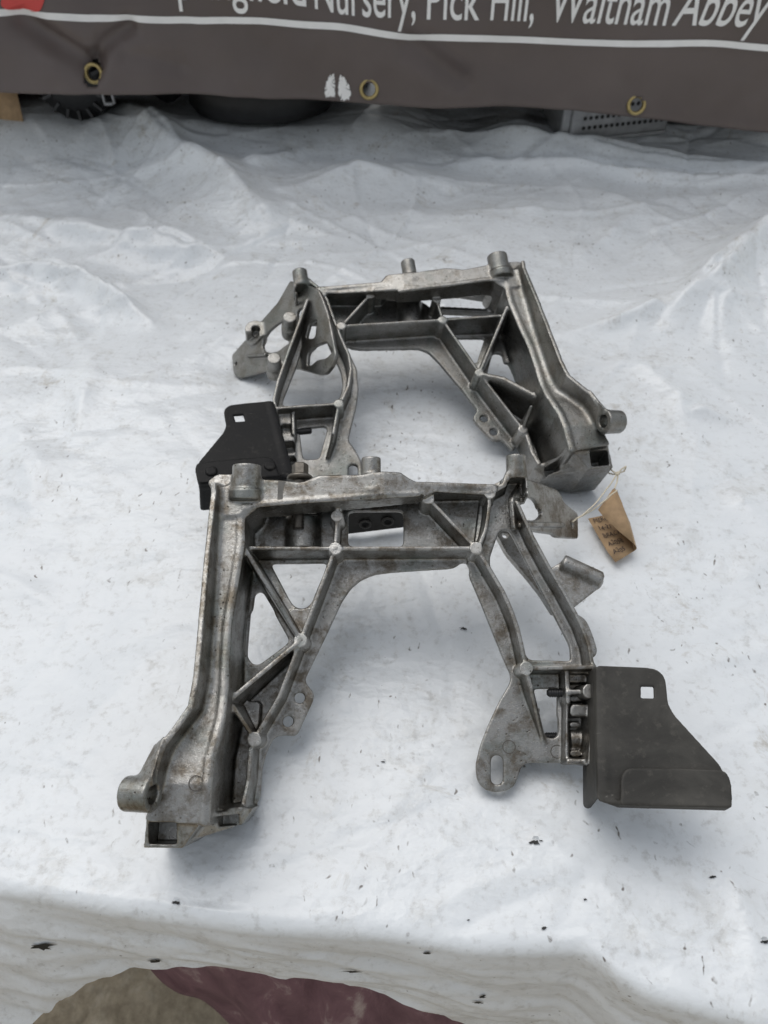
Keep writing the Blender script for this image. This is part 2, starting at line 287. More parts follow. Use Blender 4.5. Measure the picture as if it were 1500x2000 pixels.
 ('rib', 'rib', [(133.4, -106.6), (133.7, -115.2), (132.9, -121.5), (132.6, -129.4), (131.0, -137.1), (126.7, -163.9)], [-1, -1, -1, -1, -1, -1], 1.5, -24, {}),
 ('rib', 'rib', [(127.9, -164.0), (114.9, -163.7)], [-6, -6], 1.6, -24, {}),
 ('rib', 'rib', [(90.2, -107.3), (92.7, -120.0), (102.3, -152.2)], [0, 0, -19], 1.4, -22, {}),
 ('rib', 'rib', [(117.1, -110.3), (116.6, -127.5)], [-5, -5], 1.6, -22, {}),
 ('rib', 'rib', [(116.7, -121.9), (129.8, -121.3)], [-4, -4], 1.5, -22, {}),
 ('rib', 'rib', [(-53.3, -89.5), (-92.9, -127.3)], [0, 17], 1.5, -25, {}),
 ('rib', 'rib', [(-53.3, -89.5), (-65.7, -125.0), (-80.2, -150.5)], [0, 0, 0], 1.4, -25, {}),
 ('rib', 'rib', [(-91.1, -131.8), (-81.6, -148.1)], [17, 0], 1.35, -25, {}),
 ('rib', 'rib', [(-80.2, -150.5), (-82.1, -156.0), (-82.4, -174.7), (-84.2, -188.1), (-85.8, -191.0)], [0, 0, 2, 6, 10], 1.5, -25, {}),
 ('rib', 'end_wall', [(-85.8, -191.0), (-92.3, -193.1), (-97.9, -193.4)], [10, 24, 42], 2.2, -25, {}),
 ('rib', 'post_rim', [(72.5, 10.6), (82.2, 16.5), (85.0, 24.3), (87.8, 25.4), (96.3, 25.5), (97.1, 15.1)], [-2, -2, -2, -2, -2, -2], 1.6, -21, {}),
 ('boss', 'boss', (-32.1, -29.3), 4.3, -24, 0.7),
 ('boss', 'boss', (-31.5, -6.7), 4.1, -24, 0.7),
 ('boss', 'boss', (29.8, 6.0), 4.4, -24, 0.7),
 ('boss', 'boss', (61.0, -28.9), 4.3, -24, 0.7),
 ('boss', 'boss', (71.7, 9.4), 4.0, -24, 0.7),
 ('boss', 'boss', (-53.3, -89.6), 4.4, -24, 0.7),
 ('boss', 'boss', (-80.1, -150.5), 4.4, -24, 0.7),
 ('boss', 'boss', (90.0, -107.4), 4.4, -24, 0.7),
 ('boss', 'boss', (128.9, -121.6), 4.3, -24, 0.7),
 ('cyl', 'post', (-90.5, 0, 13), (-90.5, 23, 17), 9.4, {'id': 'a'}),
 ('cyl', 'post', (-90.5, 0, 14), (-90.5, 6.5, 15.5), 10.0, {'id': 'a'}),
 ('cyl', 'post', (-8.7, 4, 2), (-8.7, 32.5, 6), 6.6, {'id': 'b'}),
 ('cyl', 'post', (-8.7, 4, 3), (-8.7, 11, 5.5), 7.5, {'id': 'b'}),
 ('cyl', 'post', (91.5, 20, -7), (91.5, 38.5, -4), 7.0, {'id': 'c'}),
 ('hex', 'channel_foot', [(-132, -192, 38), (-99, -192, 40), (-99, -192, -22), (-132, -192, -22), (-134, -209, 31), (-112, -209, 33), (-112, -209, -14), (-134, -209, -14)], {}),
 ('hex', 'channel_foot', [(-114, -190, 34), (-78, -190, 6), (-78, -190, -22), (-114, -190, -22), (-113, -207, 28), (-84, -199, 4), (-84, -199, -18), (-113, -207, -18)], {}),
 ('cutbox', (-131, -115.5), (-206.8, -195.5), (14, 60)),
 ('cutbox', (-96, -86), (-199, -193), (2, 40)),
 ('hex', 'lug', [(-127, -154, 50), (-122, -150, 54), (-122, -156, 38), (-127, -158, 38), (-138, -176, 52), (-124, -172, 64), (-124, -187, 48), (-138, -186, 46)], {}),
 ('cyl', 'lug', (-124, -180, 57), (-140, -179.5, 52), 9.3, {}),
 ('cutcyl', (-116, -180.3, 59.5), (-148, -179, 49.5), 5.0),
 ('cutbox', (86.5, 96.5), (5, 21), (-15, 30)),
 ('poly', 'side_lug', [(115.1, -36.4), (128.5, -28.3), (153.9, -42.1), (151.3, -47.9), (130.7, -63.3), (127.6, -61.6)], -40, -30, {}),
 ('cyl', 'side_lug', (125.0, -31.0, -32), (151.8, -44.0, -32), 6.0, {}),
 ('poly', 'side_lug', [(127.2, -71.0), (131.1, -73.0), (134.2, -77.1), (137.2, -86.2), (138.9, -93.9), (138.3, -97.8), (133.4, -101.1), (127.9, -84.5)], -20, -10, {}),
 ('poly', 'strut', [(81.2, -3.2), (95.9, -0.8), (125.5, -63.0), (120.7, -64.9), (112.5, -50.2), (103.3, -37.5), (89.4, -20.1)], -58, -48, {}),
 ('cut', '', [(85.3, -4.7), (92.1, -4.5), (88.6, -10.1)], -70, -44, {})]
BACK_CASTING = [('poly', 'web_plate', [(69.4, 28.0), (27.1, 25.7), (-0.3, 10.8), (-6.5, 8.3), (-24.3, 5.6), (-37.6, -12.5), (-95.8, -15.9), (-94, -36), (-97, -100), (-98, -195), (-80, -196), (-92.0, -183.0), (-86.8, -174.8), (-82.2, -163.9), (-78.4, -154.4), (-73.5, -160.3), (-66.8, -147.6), (-60.2, -147.8), (-56.5, -145.4), (-46.0, -127.0), (-45.2, -122.3), (-50.9, -115.5), (-40.1, -91.1), (-36.6, -84.5), (-25.0, -61.1), (-17.5, -49.1), (-8.7, -44.4), (-7.1, -44.3), (45.2, -40.1), (54.3, -37.3), (61.2, -30.0), (66.0, -18.2)], -26, -22, {}),
 ('poly', 'arm_plate', [(75.3, 33.2), (93.7, 54.9), (95.4, 27.0), (85.8, 20.2), (94.9, -2.3), (110.9, -38.5), (123.4, -68.0), (129.2, -86.8), (129.0, -95.5), (128.7, -111.6), (129.1, -142.3), (129.4, -165.5), (129, -170), (90, -172), (84, -177), (70, -180), (60, -172), (62.3, -168.3), (61.5, -155.3), (65.2, -144.3), (69.8, -134.4), (65.7, -122.7), (57.7, -101.4), (53.4, -84.9), (52.8, -73.5), (51.4, -64.6), (54.8, -50.5), (59.3, -38.0), (66.4, -20.3), (68.3, 12.7)], -23, -19, {}),
 ('poly', 'end_block', [(129.4, -105.7), (115.0, -107.2), (116.4, -139.0), (117.8, -160.8), (129.4, -168.3), (129.4, -147.9)], -24, -8, {}),
 ('cut', '', [(-73.8, -39.3), (-42.9, -36.3), (-55.1, -65.1), (-60.7, -65.7)], -60, -2, {}),
 ('cut', '', [(-80.1, -56.3), (-77.0, -58.8), (-66.2, -82.1), (-86.2, -87.8), (-97.8, -94.6), (-90.6, -68.7), (-86.5, -68.3), (-86.4, -57.8)], -60, -2, {}),
 ('cut', '', [(94.6, -25.2), (105.0, -53.7), (121.0, -87.6), (122.5, -93.9), (78.5, -98.0), (70.5, -89.5), (66.8, -77.5), (66.6, -64.9), (70.4, -49.9), (75.4, -28.9), (78.4, -15.4), (81.0, -11.3), (87.3, -10.7), (90.3, -16.1)], -60, 60, {}),
 ('cut', '', [(110.6, -119.0), (108.2, -118.2), (88.5, -118.1), (86.5, -121.0), (96.4, -147.3), (98.4, -149.1), (108.9, -148.5), (110.9, -145.7)], -60, 60, {}),
 ('hole', '', (-55.2, -124.4), 3.4),
 ('hole', '', (-61.1, -138.7), 3.4),
 ('cut', '', [(73.4, -160.8), (72.9, -159.6), (71.9, -158.6), (70.6, -158.0), (69.0, -157.9), (67.6, -158.3), (66.4, -159.2), (65.7, -160.4), (65.6, -161.7), (67.0, -171.3), (67.5, -172.6), (68.5, -173.5), (69.9, -174.1), (71.4, -174.2), (72.9, -173.8), (74.0, -172.9), (74.7, -171.7), (74.8, -170.4)], -60, 60, {}),
 ('cut', '', [(65.5, 23.1), (64.3, 24.0), (34.9, 23.2), (33.7, 21.5), (34.8, 18.4), (65.0, 18.7), (65.9, 20.4)], -60, 60, {}),
 ('cut', '', [(126.1, -118.1), (116.5, -119.8), (116.7, -127.1), (126.5, -126.7)], -15, 60, {}),
 ('cut', '', [(126.9, -135.2), (116.6, -135.7), (117.3, -146.7), (127.5, -146.2)], -20, 60, {}),
 ('cut', '', [(127.5, -150.7), (117.6, -149.2), (119.5, -165.6), (128.0, -165.9)], -18, 60, {}),
 ('cyl', 'half_sleeve', (-6.1, -21.2, -25), (-10.2, 7.9, -25), 12.0, {}),
 ('poly', 'top_rail', [(77.8, 15.4), (19.1, 10.0), (13.4, 16.4), (1.2, 14.9), (-17.7, 14.2), (-17.8, 14.6), (-41.9, 15.3), (-57.1, 11.3), (-81.9, 14.0), (-106.1, 5.6), (-103.3, -13.6), (-95.3, -12.9), (-92.6, -6.9), (-89.3, -3.7), (-73.5, -2.5), (-41.3, -4.1), (5.8, -3.9), (-12.9, -4.1), (25.9, 1.1), (32.8, 1.8), (69.5, 7.6), (77.3, 7.3)], ('t', 6),
 ('u', [-120, -90, 0, 30, 60, 140], [17, 17, 12, 6, 1, 0]), {}),
 ('rib', 'rail_wall', [(78.0, 14.3), (19.3, 8.9), (13.6, 15.3), (1.4, 13.7), (-17.5, 13.0), (-17.6, 13.4), (-41.7, 14.2), (-56.9, 10.2), (-81.6, 12.9), (-98.5, 8.3)], [-0.22, 7.14, 8.28, 10.72, 11.97, 11.98, 13.32, 14.16, 15.53, 16.0], 1.8, -22, {}),
 ('rib', 'rail_lip', [(25.8, 2.1), (-12.9, -3.8), (5.8, -3.5), (-41.4, -3.7), (-73.5, -2.5), (-89.2, -4.0)], [7.34, 13.22, 11.34, 14.8, 16.58, 17.46], 1.6, -4, {}),
 ('rib', 'ledge', [(-39.7, -1.8), (-87.1, -9.1)], [-22, -22], 2.2, -30, {}),
 ('rib', 'ledge', [(-61.8, 13.6), (-92.2, 4.9)], [-16, -16], 1.6, -28, {}),
 ('hpoly', 'side_channel', [(-117, 12), (-111, 18), (-84, 18), (-83, 2), (-86, -6), (-92, -12), (-92.1, -15.9), (-91.2, -29.8), (-93.8, -60.2), (-95.5, -83.2), (-94.8, -108.4), (-94.1, -121.6), (-94.0, -138.5), (-96.0, -153.7), (-97.7, -161.2), (-98.0, -180.8), (-99, -196), (-131.5, -194.5), (-126.5, -172.9), (-126.0, -166.3), (-122.5, -154.4), (-116.5, -145.5), (-109.6, -133.9), (-108.3, -116.8), (-108.9, -89.9), (-110.3, -45.5), (-110.8, 0.7), (-111.5, 7)], [30, 0, -60, -127, -150, -175, -196], [13, 15, 20, 31, 39, 44, 43], 4.5, {}),
 ('hrib', 'channel_flange', [(-110, 7), (-109.3, 0.7), (-108.8, -45.5), (-107.4, -89.9), (-106.8, -116.8), (-108.1, -133.9), (-115.0, -145.5), (-121.0, -154.4), (-124.5, -166.3), (-125.0, -172.9)], [26, 26, 36, 46, 51, 54, 56, 57, 57, 57], 1.7, 25, {}),
 ('hwall', 'side_channel', [(-83, 2), (-86, -6), (-92, -12), (-92.1, -15.9), (-91.2, -29.8), (-93.8, -60.2), (-95.5, -83.2), (-94.8, -108.4), (-94.1, -121.6), (-94.0, -138.5), (-96.0, -153.7), (-97.7, -161.2), (-98.0, -180.8), (-98, -195)], [30, 0, -60, -127, -150, -175, -196], [13, 15, 20, 31, 39, 44, 43], 2.2, -26, {}),
 ('rib', 'rib', [(-31.3, -30.6), (-85.6, -33.8)], [0, 4], 1.3, -25, {}),
 ('rib', 'rib', [(-88.2, -33.7), (-53.6, -90.3)], [15, 0], 1.5, -25, {}),
 ('rib', 'rib', [(-31.3, -30.6), (-53.6, -90.3)], [0, 0], 1.4, -25, {}),
 ('rib', 'rib', [(-31.3, -30.6), (-30.1, -6.9), (-30.2, -2.1)], [0, 0, 1], 1.3, -25, {}),
 ('rib', 'rib', [(-31.3, -30.6), (61.8, -28.6)], [0, 0], 1.4, -25, {}),
 ('rib', 'rib', [(61.8, -28.6), (30.2, 3.7)], [0, 0], 1.35, -25, {}),
 ('rib', 'rib', [(73.7, 8.9), (71.0, 2.0), (67.3, -22.9), (63.8, -41.7), (59.6, -60.2), (59.8, -74.4), (64.5, -91.4), (72.0, -105.2), (75.2, -108.1)], [0, 0, 0, 0, 0, 0, 0, 0, 0], 1.5, -22, {}),
 ('rib', 'rib', [(97.4, 12.2), (91.3, 13.0), (87.2, 6.7), (90.0, 0.1), (97.4, -17.5), (111.9, -50.7), (124.0, -79.4), (129.6, -97.6), (129.1, -106.1)], [-1, -1, -1, -1, -1, -1, -1, -1, -1], 1.3, -22, {}),
 ('rib', 'rib', [(128.7, -106.7), (75.2, -108.1)], [0, 0], 1.4, -22, {}),
 ('rib', 'rib', [(129.5, -108.4), (128.9, -124.4), (129.3, -143.8), (129.8, -173.4)], [-1, -1, -1, -1], 1.5, -24, {}),
 ('rib', 'rib', [(75.2, -108.1), (83.8, -136.5), (90.6, -152.0)], [0, 0, -19], 1.4, -22, {}),
 ('rib', 'rib', [(114.7, -109.8), (116.6, -129.5)], [-6, -6], 1.5, -22, {}),
 ('rib', 'rib', [(-53.6, -90.3), (-69.3, -105.1), (-91.9, -127.9)], [0, 12, 17], 1.9, -25, {}),
 ('rib', 'rib', [(-53.6, -90.3), (-79.8, -150.4)], [0, 0], 1.4, -25, {}),
 ('rib', 'rib', [(-85.6, -138.2), (-79.8, -150.4)], [17, 0], 1.35, -25, {}),
 ('rib', 'rib', [(-80.2, -150.5), (-82.1, -156.0), (-82.4, -174.7), (-84.2, -188.1), (-85.8, -191.0)], [0, 0, 2, 6, 10], 2.0, -25, {}),
 ('rib', 'end_wall', [(-85.8, -191.0), (-92.3, -193.1), (-97.9, -193.4)], [10, 24, 42], 2.2, -25, {}),
 ('rib', 'post_rim', [(76.7, 16.4), (78.3, 18.9), (81.6, 22.6), (84.0, 26.4), (92.3, 27.7), (95.8, 26.2), (97.4, 20.5)], [-2, -2, -2, -2, -2, -2, -2], 1.6, -21, {}),
 ('boss', 'boss', (-31.1, -31.2), 4.3, -24, 0.7),
 ('boss', 'boss', (-29.9, -7.5), 4.1, -24, 0.7),
 ('boss', 'boss', (30.4, 3.1), 4.4, -24, 0.7),
 ('boss', 'boss', (61.9, -29.1), 4.3, -24, 0.7),
 ('boss', 'boss', (74.0, 8.8), 4.0, -24, 0.7),
 ('boss', 'boss', (-53.3, -90.7), 4.4, -24, 0.7),
 ('boss', 'boss', (-79.5, -150.8), 4.4, -24, 0.7),
 ('boss', 'boss', (75.3, -108.5), 4.4, -24, 0.7),
 ('cyl', 'post', (-90.5, 0, 13), (-90.5, 23, 17), 9.4, {'id': 'a'}),
 ('cyl', 'post', (-90.5, 0, 14), (-90.5, 6.5, 15.5), 10.0, {'id': 'a'}),
 ('cyl', 'post', (-8.7, 4, 2), (-8.7, 32.5, 6), 6.6, {'id': 'b'}),
 ('cyl', 'post', (-8.7, 4, 3), (-8.7, 11, 5.5), 7.5, {'id': 'b'}),
 ('cyl', 'post', (91.5, 20, -7), (91.5, 38.5, -4), 7.0, {'id': 'c'}),
 ('hex', 'channel_foot', [(-132, -192, 38), (-99, -192, 40), (-99, -192, -22), (-132, -192, -22), (-134, -209, 31), (-112, -209, 33), (-112, -209, -14), (-134, -209, -14)], {}),
 ('hex', 'channel_foot', [(-114, -190, 34), (-78, -190, 6), (-78, -190, -22), (-114, -190, -22), (-113, -207, 28), (-84, -199, 4), (-84, -199, -18), (-113, -207, -18)], {}),
 ('cutbox', (-131, -115.5), (-206.8, -195.5), (14, 60)),
 ('cutbox', (-96, -86), (-199, -193), (2, 40)),
 ('hex', 'lug', [(-127, -154, 50), (-122, -150, 54), (-122, -156, 38), (-127, -158, 38), (-138, -176, 52), (-124, -172, 64), (-124, -187, 48), (-138, -186, 46)], {}),
 ('cyl', 'lug', (-124, -180, 57), (-140, -179.5, 52), 9.3, {}),
 ('cutcyl', (-116, -180.3, 59.5), (-148, -179, 49.5), 5.0),
 ('cutbox', (86.5, 96.5), (5, 21), (-15, 30))]
FRONT_OUTRIGGER = {'outline': [(5.7, 5.7), (13.8, 8.9), (32.2, 11.0), (60.3, 13.6), (66.8, 12.1), (72.8, 6.3), (86.4, 4.4), (97.0, 3.3), (94.0, -18.2), (55.7, -25.3), (50.6, -24.0), (13.2, -29.8), (-9.7, -33.9), (-11.2, -12.1)], 'holes': [[(-6.3, -18.4), (6.0, -8.2), (12.2, -5.2), (22.2, -3.5), (28.0, -6.0), (29.6, -9.0), (33.6, -10.0), (33.5, -13.5), (26.4, -18.1), (18.1, -21.0), (8.2, -22.9), (-5.2, -25.5)]], 'tabhole': (83.7, -9.4), 'pegs': [], 'bars': [[(-3.8, -29.4), (60.5, -15.4)]]}
BACK_OUTRIGGER = {'outline': [(5.4, 19.4), (-7.4, 8.1), (-17.8, -1.5), (-27.5, -12.8), (-30.8, -25.2), (-34.3, -43.2), (-35.2, -59.1), (-36.2, -87.4), (-30.5, -94.5), (-20.0, -97.8), (-10.9, -93.7), (17.3, -70.9), (37.3, -60.4), (56.8, -50.3), (85.7, -38.9), (104.3, -31.9), (119.6, -22.6), (120.7, 0.4), (92.2, 3.1), (83.9, 4.1), (82.6, 11.9), (67.3, 7.2), (30.4, 12.3), (8.7, 22.9)], 'holes': [[(62.4, -20.0), (57.6, -12.2), (49.4, -9.0), (37.7, -9.3), (26.6, -11.6), (13.9, -21.0), (8.8, -31.1), (10.4, -39.3), (19.1, -39.6), (39.7, -38.4), (50.5, -33.7), (59.3, -26.6)], [(8.8, -28.8), (5.5, -14.8), (-1.4, -14.7), (-7.8, -21.2), (-1.8, -32.2), (4.0, -34.2)], [(-1.1, -48.7), (-8.7, -37.8), (-19.0, -39.9), (-13.6, -55.3), (-8.7, -54.2)], [(2.6, -77.1), (-1.2, -65.4), (-12.6, -64.0), (-26.1, -68.5), (-33.1, -82.4), (-23.0, -83.7), (-12.5, -78.8), (-3.7, -79.0)]], 'tabhole': (106.8, -12.8), 'pegs': [(20.8, -30.5), (49.8, -57.7)], 'ring': (70.8, -2.8), 'bars': [[(82.4, -19.3), (54.1, -35.1)]]}
STEEL = {'o': [131.0, -108.0, 13.0], 'e1': [1.0, -0.04, 0.08], 'e2': [0.06, 0.98, -0.19], 'outline': [(-0.0, 0.6), (5.4, 1.2), (32.8, 0.8), (37.4, -0.6), (40.6, -4.2), (41.2, -9.8), (40.9, -20.7), (43.8, -27.7), (66.1, -55.4), (67.7, -59.7), (69.5, -66.2), (68.7, -76.9), (67.0, -79.4), (34.4, -80.4), (8.0, -81.2), (1.5, -79.8), (-4.5, -78.1)], 'sq': [(26.1, -11.1), (33.6, -10.9), (33.0, -18.1), (25.4, -18.2)], 'lip': [(7.5, -80.8), (8.7, -66.7), (10.5, -62.7), (13.7, -60.5), (42.3, -59.7), (63.9, -59.6), (67.9, -60.3), (69.8, -66.2), (68.8, -76.9), (67.3, -79.1), (34.4, -80.2)]}

# ------------------------------------------------------------------ solid builder: distance-field casting -> mesh parts
class Solid:
    def __init__(s, lo, hi, h):
        s.h = h; s.lo = np.array(lo, float); s.n = np.ceil((np.array(hi) - s.lo) / h).astype(int) + 1
        s.D = np.full(s.n, 50.0, np.float32); s.L = np.zeros(s.n, np.int16)
        s.ax = [s.lo[i] + h * np.arange(s.n[i]) for i in range(3)]; s.parts = ['']; s.key = {}
    def pid(s, name, unique):
        if not unique and name in s.key: return s.key[name]
        s.parts.append(name); s.key[name] = len(s.parts) - 1; return len(s.parts) - 1
    def sl(s, lo, hi, pad=5.0):
        a = np.clip(np.floor((np.array(lo) - pad - s.lo) / s.h).astype(int), 0, s.n - 1); b = np.clip(np.ceil((np.array(hi) + pad - s.lo) / s.h).astype(int) + 1, 1, s.n)
        return tuple(slice(int(a[i]), int(max(b[i], a[i] + 1))) for i in range(3))
    def union(s, q, d, pid, k=1.5):
        D = s.D[q]; d = d.astype(np.float32); t = np.clip(.5 + .5 * (D - d) / k, 0, 1)
        s.L[q] = np.where(d < D, pid, s.L[q]); s.D[q] = D * (1 - t) + d * t - k * t * (1 - t)
    def sub(s, q, d, k=.8):
        D = s.D[q]; e = -d.astype(np.float32); t = np.clip(.5 - .5 * (D - e) / k, 0, 1)
        s.D[q] = D * (1 - t) + e * t + k * t * (1 - t)
    def g2(s, q): return np.meshgrid(s.ax[0][q[0]], s.ax[1][q[1]], indexing='ij')
    def g3(s, q): return np.meshgrid(s.ax[0][q[0]], s.ax[1][q[1]], s.ax[2][q[2]], indexing='ij', sparse=True)
    @staticmethod
    def poly2(X, Y, P):
        P = np.array(P, float); d = np.full(X.shape, 1e9); ins = np.zeros(X.shape, bool); m = len(P)
        for i in range(m):
            a = P[i]; b = P[(i + 1) % m]; e = b - a; wx = X - a[0]; wy = Y - a[1]
            t = np.clip((wx * e[0] + wy * e[1]) / (e @ e + 1e-12), 0, 1)
            d = np.minimum(d, (wx - t * e[0]) ** 2 + (wy - t * e[1]) ** 2)
            c = (a[1] > Y) != (b[1] > Y)
            ins ^= c & (X < (b[0] - a[0]) * (Y - a[1]) / (b[1] - a[1] + 1e-12) + a[0])
        d = np.sqrt(d); return np.where(ins, -d, d)
    @staticmethod
    def line2(X, Y, P, W):
        best = np.full(X.shape, 1e9); wt = np.zeros(X.shape)
        for i in range(len(P) - 1):
            a = np.array(P[i]); b = np.array(P[i + 1]); e = b - a; wx = X - a[0]; wy = Y - a[1]
            t = np.clip((wx * e[0] + wy * e[1]) / (e @ e + 1e-12), 0, 1)
            d = np.hypot(wx - t * e[0], wy - t * e[1]); m = d < best
            best = np.where(m, d, best); wt = np.where(m, W[i] * (1 - t) + W[i + 1] * t, wt)
        return best, wt
    @staticmethod
    def rnd(P, it=1):
        """soften the corners of a closed outline"""
        P = np.array(P, float)
        for _ in range(it):
            Q = np.roll(P, -1, 0); e = np.linalg.norm(Q - P, axis=1)[:, None]
            t = np.minimum(.25, 1.6 / (e + 1e-9)); P = np.stack([P + (Q - P) * t, Q - (Q - P) * t], 1).reshape(-1, 2)
        return P
    @staticmethod
    def slab(S, lo, hi, W, r=.35):
        """S 2d distance, lo/hi 2d height fields, W heights"""
        dz = np.maximum(W - hi[..., None], lo[..., None] - W) + r; s_ = S[..., None] + r
        return np.hypot(np.maximum(dz, 0), np.maximum(s_, 0)) + np.minimum(np.maximum(dz, s_), 0) - r
    def op(s, o):
        k = o[0]
        if k in ('poly', 'cut'):
            _, part, P, w0, w1, kw = o; P = np.array(P, float) if kw.get('sharp') else s.rnd(P); lo2, hi2 = P.min(0), P.max(0)
            wmax = max(w1[2]) if isinstance(w1, tuple) else w1
            wmin = (min(w1[2]) - w0[1]) if isinstance(w0, tuple) else w0
            q = s.sl((*lo2, wmin), (*hi2, wmax)); X, Y = s.g2(q); S = s.poly2(X, Y, P)
            H = np.interp(X, w1[1], w1[2]) if isinstance(w1, tuple) else np.full(X.shape, float(w1))
            B = H - w0[1] if isinstance(w0, tuple) else np.full(X.shape, float(w0))
            d = s.slab(S, B, H, s.ax[2][q[2]][None, None, :])
            if k == 'cut': s.sub(q, d)
            else: s.union(q, d, s.pid(part, part == 'pad'))
        elif k == 'hpoly':
            _, part, P, vs_, ws_, t, kw = o; P = s.rnd(P); q = s.sl((*P.min(0), min(ws_) - t), (*P.max(0), max(ws_))); X, Y = s.g2(q)
            i = np.argsort(vs_); H = np.interp(Y, np.array(vs_)[i], np.array(ws_, float)[i])
            s.union(q, s.slab(s.poly2(X, Y, P), H - t, H, s.ax[2][q[2]][None, None, :]), s.pid(part, False), 4.0)
        elif k == 'hrib':
            _, part, P, W, hw, dep, kw = o; P = np.array(P); W = np.interp(np.linspace(0, 1, len(P)), np.linspace(0, 1, len(W)), W)
            q = s.sl((*P.min(0) - hw, W.min() - dep), (*P.max(0) + hw, W.max())); X, Y = s.g2(q); S, H = s.line2(X, Y, P, W)
            z = s.ax[2][q[2]][None, None, :]; S3 = S[..., None] - hw - np.clip(H[..., None] - z, 0, 40) * .06
            dz = np.maximum(z - H[..., None], H[..., None] - dep - z); s.union(q, np.maximum(S3, dz), s.pid(part, False), 5.0)
        elif k == 'hwall':
            _, part, P, vs_, ws_, hw, w0, kw = o; P = np.array(P); q = s.sl((*P.min(0) - hw, w0), (*P.max(0) + hw, max(ws_))); X, Y = s.g2(q)
            S, _w = s.line2(X, Y, P, [0] * len(P)); i = np.argsort(vs_); H = np.interp(Y, np.array(vs_)[i], np.array(ws_, float)[i])
            s.union(q, s.slab(S - hw, np.full(X.shape, float(w0)), H, s.ax[2][q[2]][None, None, :]), s.pid(part, False), 3.0)
        elif k == 'rib':
            _, part, P, W, hw, w0, kw = o; P = np.array(P); m = hw + 2
            q = s.sl((*P.min(0) - m, w0), (*P.max(0) + m, max(W))); X, Y = s.g2(q); S, H = s.line2(X, Y, P, W)
            z = s.ax[2][q[2]][None, None, :]; S3 = S[..., None] - hw - np.clip(H[..., None] - z, 0, 40) * .035
            dz = np.maximum(z - H[..., None], w0 - z); r = .5
            d = np.hypot(np.maximum(dz + r, 0), np.maximum(S3 + r, 0)) + np.minimum(np.maximum(dz, S3) + r, 0) - r
            s.union(q, d, s.pid(part, True), 1.7)
        elif k == 'boss':
            _, part, c, r, w0, w1 = o; q = s.sl((c[0] - r, c[1] - r, w0), (c[0] + r, c[1] + r, w1)); X, Y = s.g2(q)
            S = np.hypot(X - c[0], Y - c[1]); z = s.ax[2][q[2]][None, None, :]
            S3 = S[..., None] - r - (w1 - z) * .03; s.union(q, np.maximum(S3, np.maximum(z - w1, w0 - z)), s.pid(part, True), .35)
        elif k == 'hole':
            _, part, c, r = o; q = s.sl((c[0] - r, c[1] - r, -60), (c[0] + r, c[1] + r, 60)); X, Y = s.g2(q)
            s.sub(q, np.broadcast_to((np.hypot(X - c[0], Y - c[1]) - r)[..., None], s.D[q].shape))
        elif k in ('cyl', 'cutcyl'):
            a, b, r = (o[2], o[3], o[4]) if k == 'cyl' else (o[1], o[2], o[3]); a = np.array(a, float); b = np.array(b, float)
            q = s.sl(np.minimum(a, b) - r, np.maximum(a, b) + r); X, Y, Z = s.g3(q); L_ = np.linalg.norm(b - a); e = (b - a) / L_
            t = (X - a[0]) * e[0] + (Y - a[1]) * e[1] + (Z - a[2]) * e[2]
            rr = np.sqrt(np.maximum((X - a[0]) ** 2 + (Y - a[1]) ** 2 + (Z - a[2]) ** 2 - t * t, 0))
            c_ = .9; d1 = rr - r + c_; d2 = np.maximum(-t, t - L_) + c_
            d = np.hypot(np.maximum(d1, 0), np.maximum(d2, 0)) + np.minimum(np.maximum(d1, d2), 0) - c_
            if k == 'cyl':
                if 'id' in o[5]:
                    kk = o[1] + o[5]['id']
                    if kk not in s.key: s.key[kk] = s.pid(o[1], True)
                    s.union(q, d, s.key[kk], 2.5)
                else: s.union(q, d, s.pid(o[1], o[1] == 'pad'), o[5].get('k', 2.5))
            else: s.sub(q, d)
        elif k == 'cutbox':
            _, u, v, w = o; q = s.sl((u[0], v[0], w[0]), (u[1], v[1], w[1])); X, Y, Z = s.g3(q)
            f = lambda A, r_: np.abs(A - (r_[0] + r_[1]) / 2) - (r_[1] - r_[0]) / 2
            s.sub(q, np.maximum(np.maximum(f(X, u), f(Y, v)), f(Z, w)), 1.5)
        elif k == 'hex':
            _, part, V, kw = o; V = np.array(V, float); c = V.mean(0); q = s.sl(V.min(0), V.max(0)); X, Y, Z = s.g3(q); d = None
            for fc in ((0, 1, 2, 3), (4, 5, 6, 7), (0, 1, 5, 4), (2, 3, 7, 6), (1, 2, 6, 5), (0, 3, 7, 4)):
                pts = V[list(fc)]; nn = np.cross(pts[2] - pts[0], pts[3] - pts[1]); nn /= np.linalg.norm(nn); p0 = pts.mean(0)
                if (c - p0) @ nn > 0: nn = -nn
                e = (X - p0[0]) * nn[0] + (Y - p0[1]) * nn[1] + (Z - p0[2]) * nn[2]; d = e if d is None else np.maximum(d, e)
            s.union(q, d, s.pid(part, False), 3.0)
    def mesh(s):
        D = s.D; neg = D < 0; n = s.n
        c = [(i, j, k) for i in (0, 1) for j in (0, 1) for k in (0, 1)]
        sh = lambda A, o: A[o[0]:n[0] - 1 + o[0], o[1]:n[1] - 1 + o[1], o[2]:n[2] - 1 + o[2]]
        cnt = sum(sh(neg, o).astype(np.int8) for o in c); act = (cnt > 0) & (cnt < 8)
        idx = np.argwhere(act); vid = np.full(act.shape, -1, np.int32); vid[act] = np.arange(len(idx))
        I = idx.T; cv = {o: D[I[0] + o[0], I[1] + o[1], I[2] + o[2]] for o in c}
        acc = np.zeros((len(idx), 3)); num = np.zeros(len(idx))
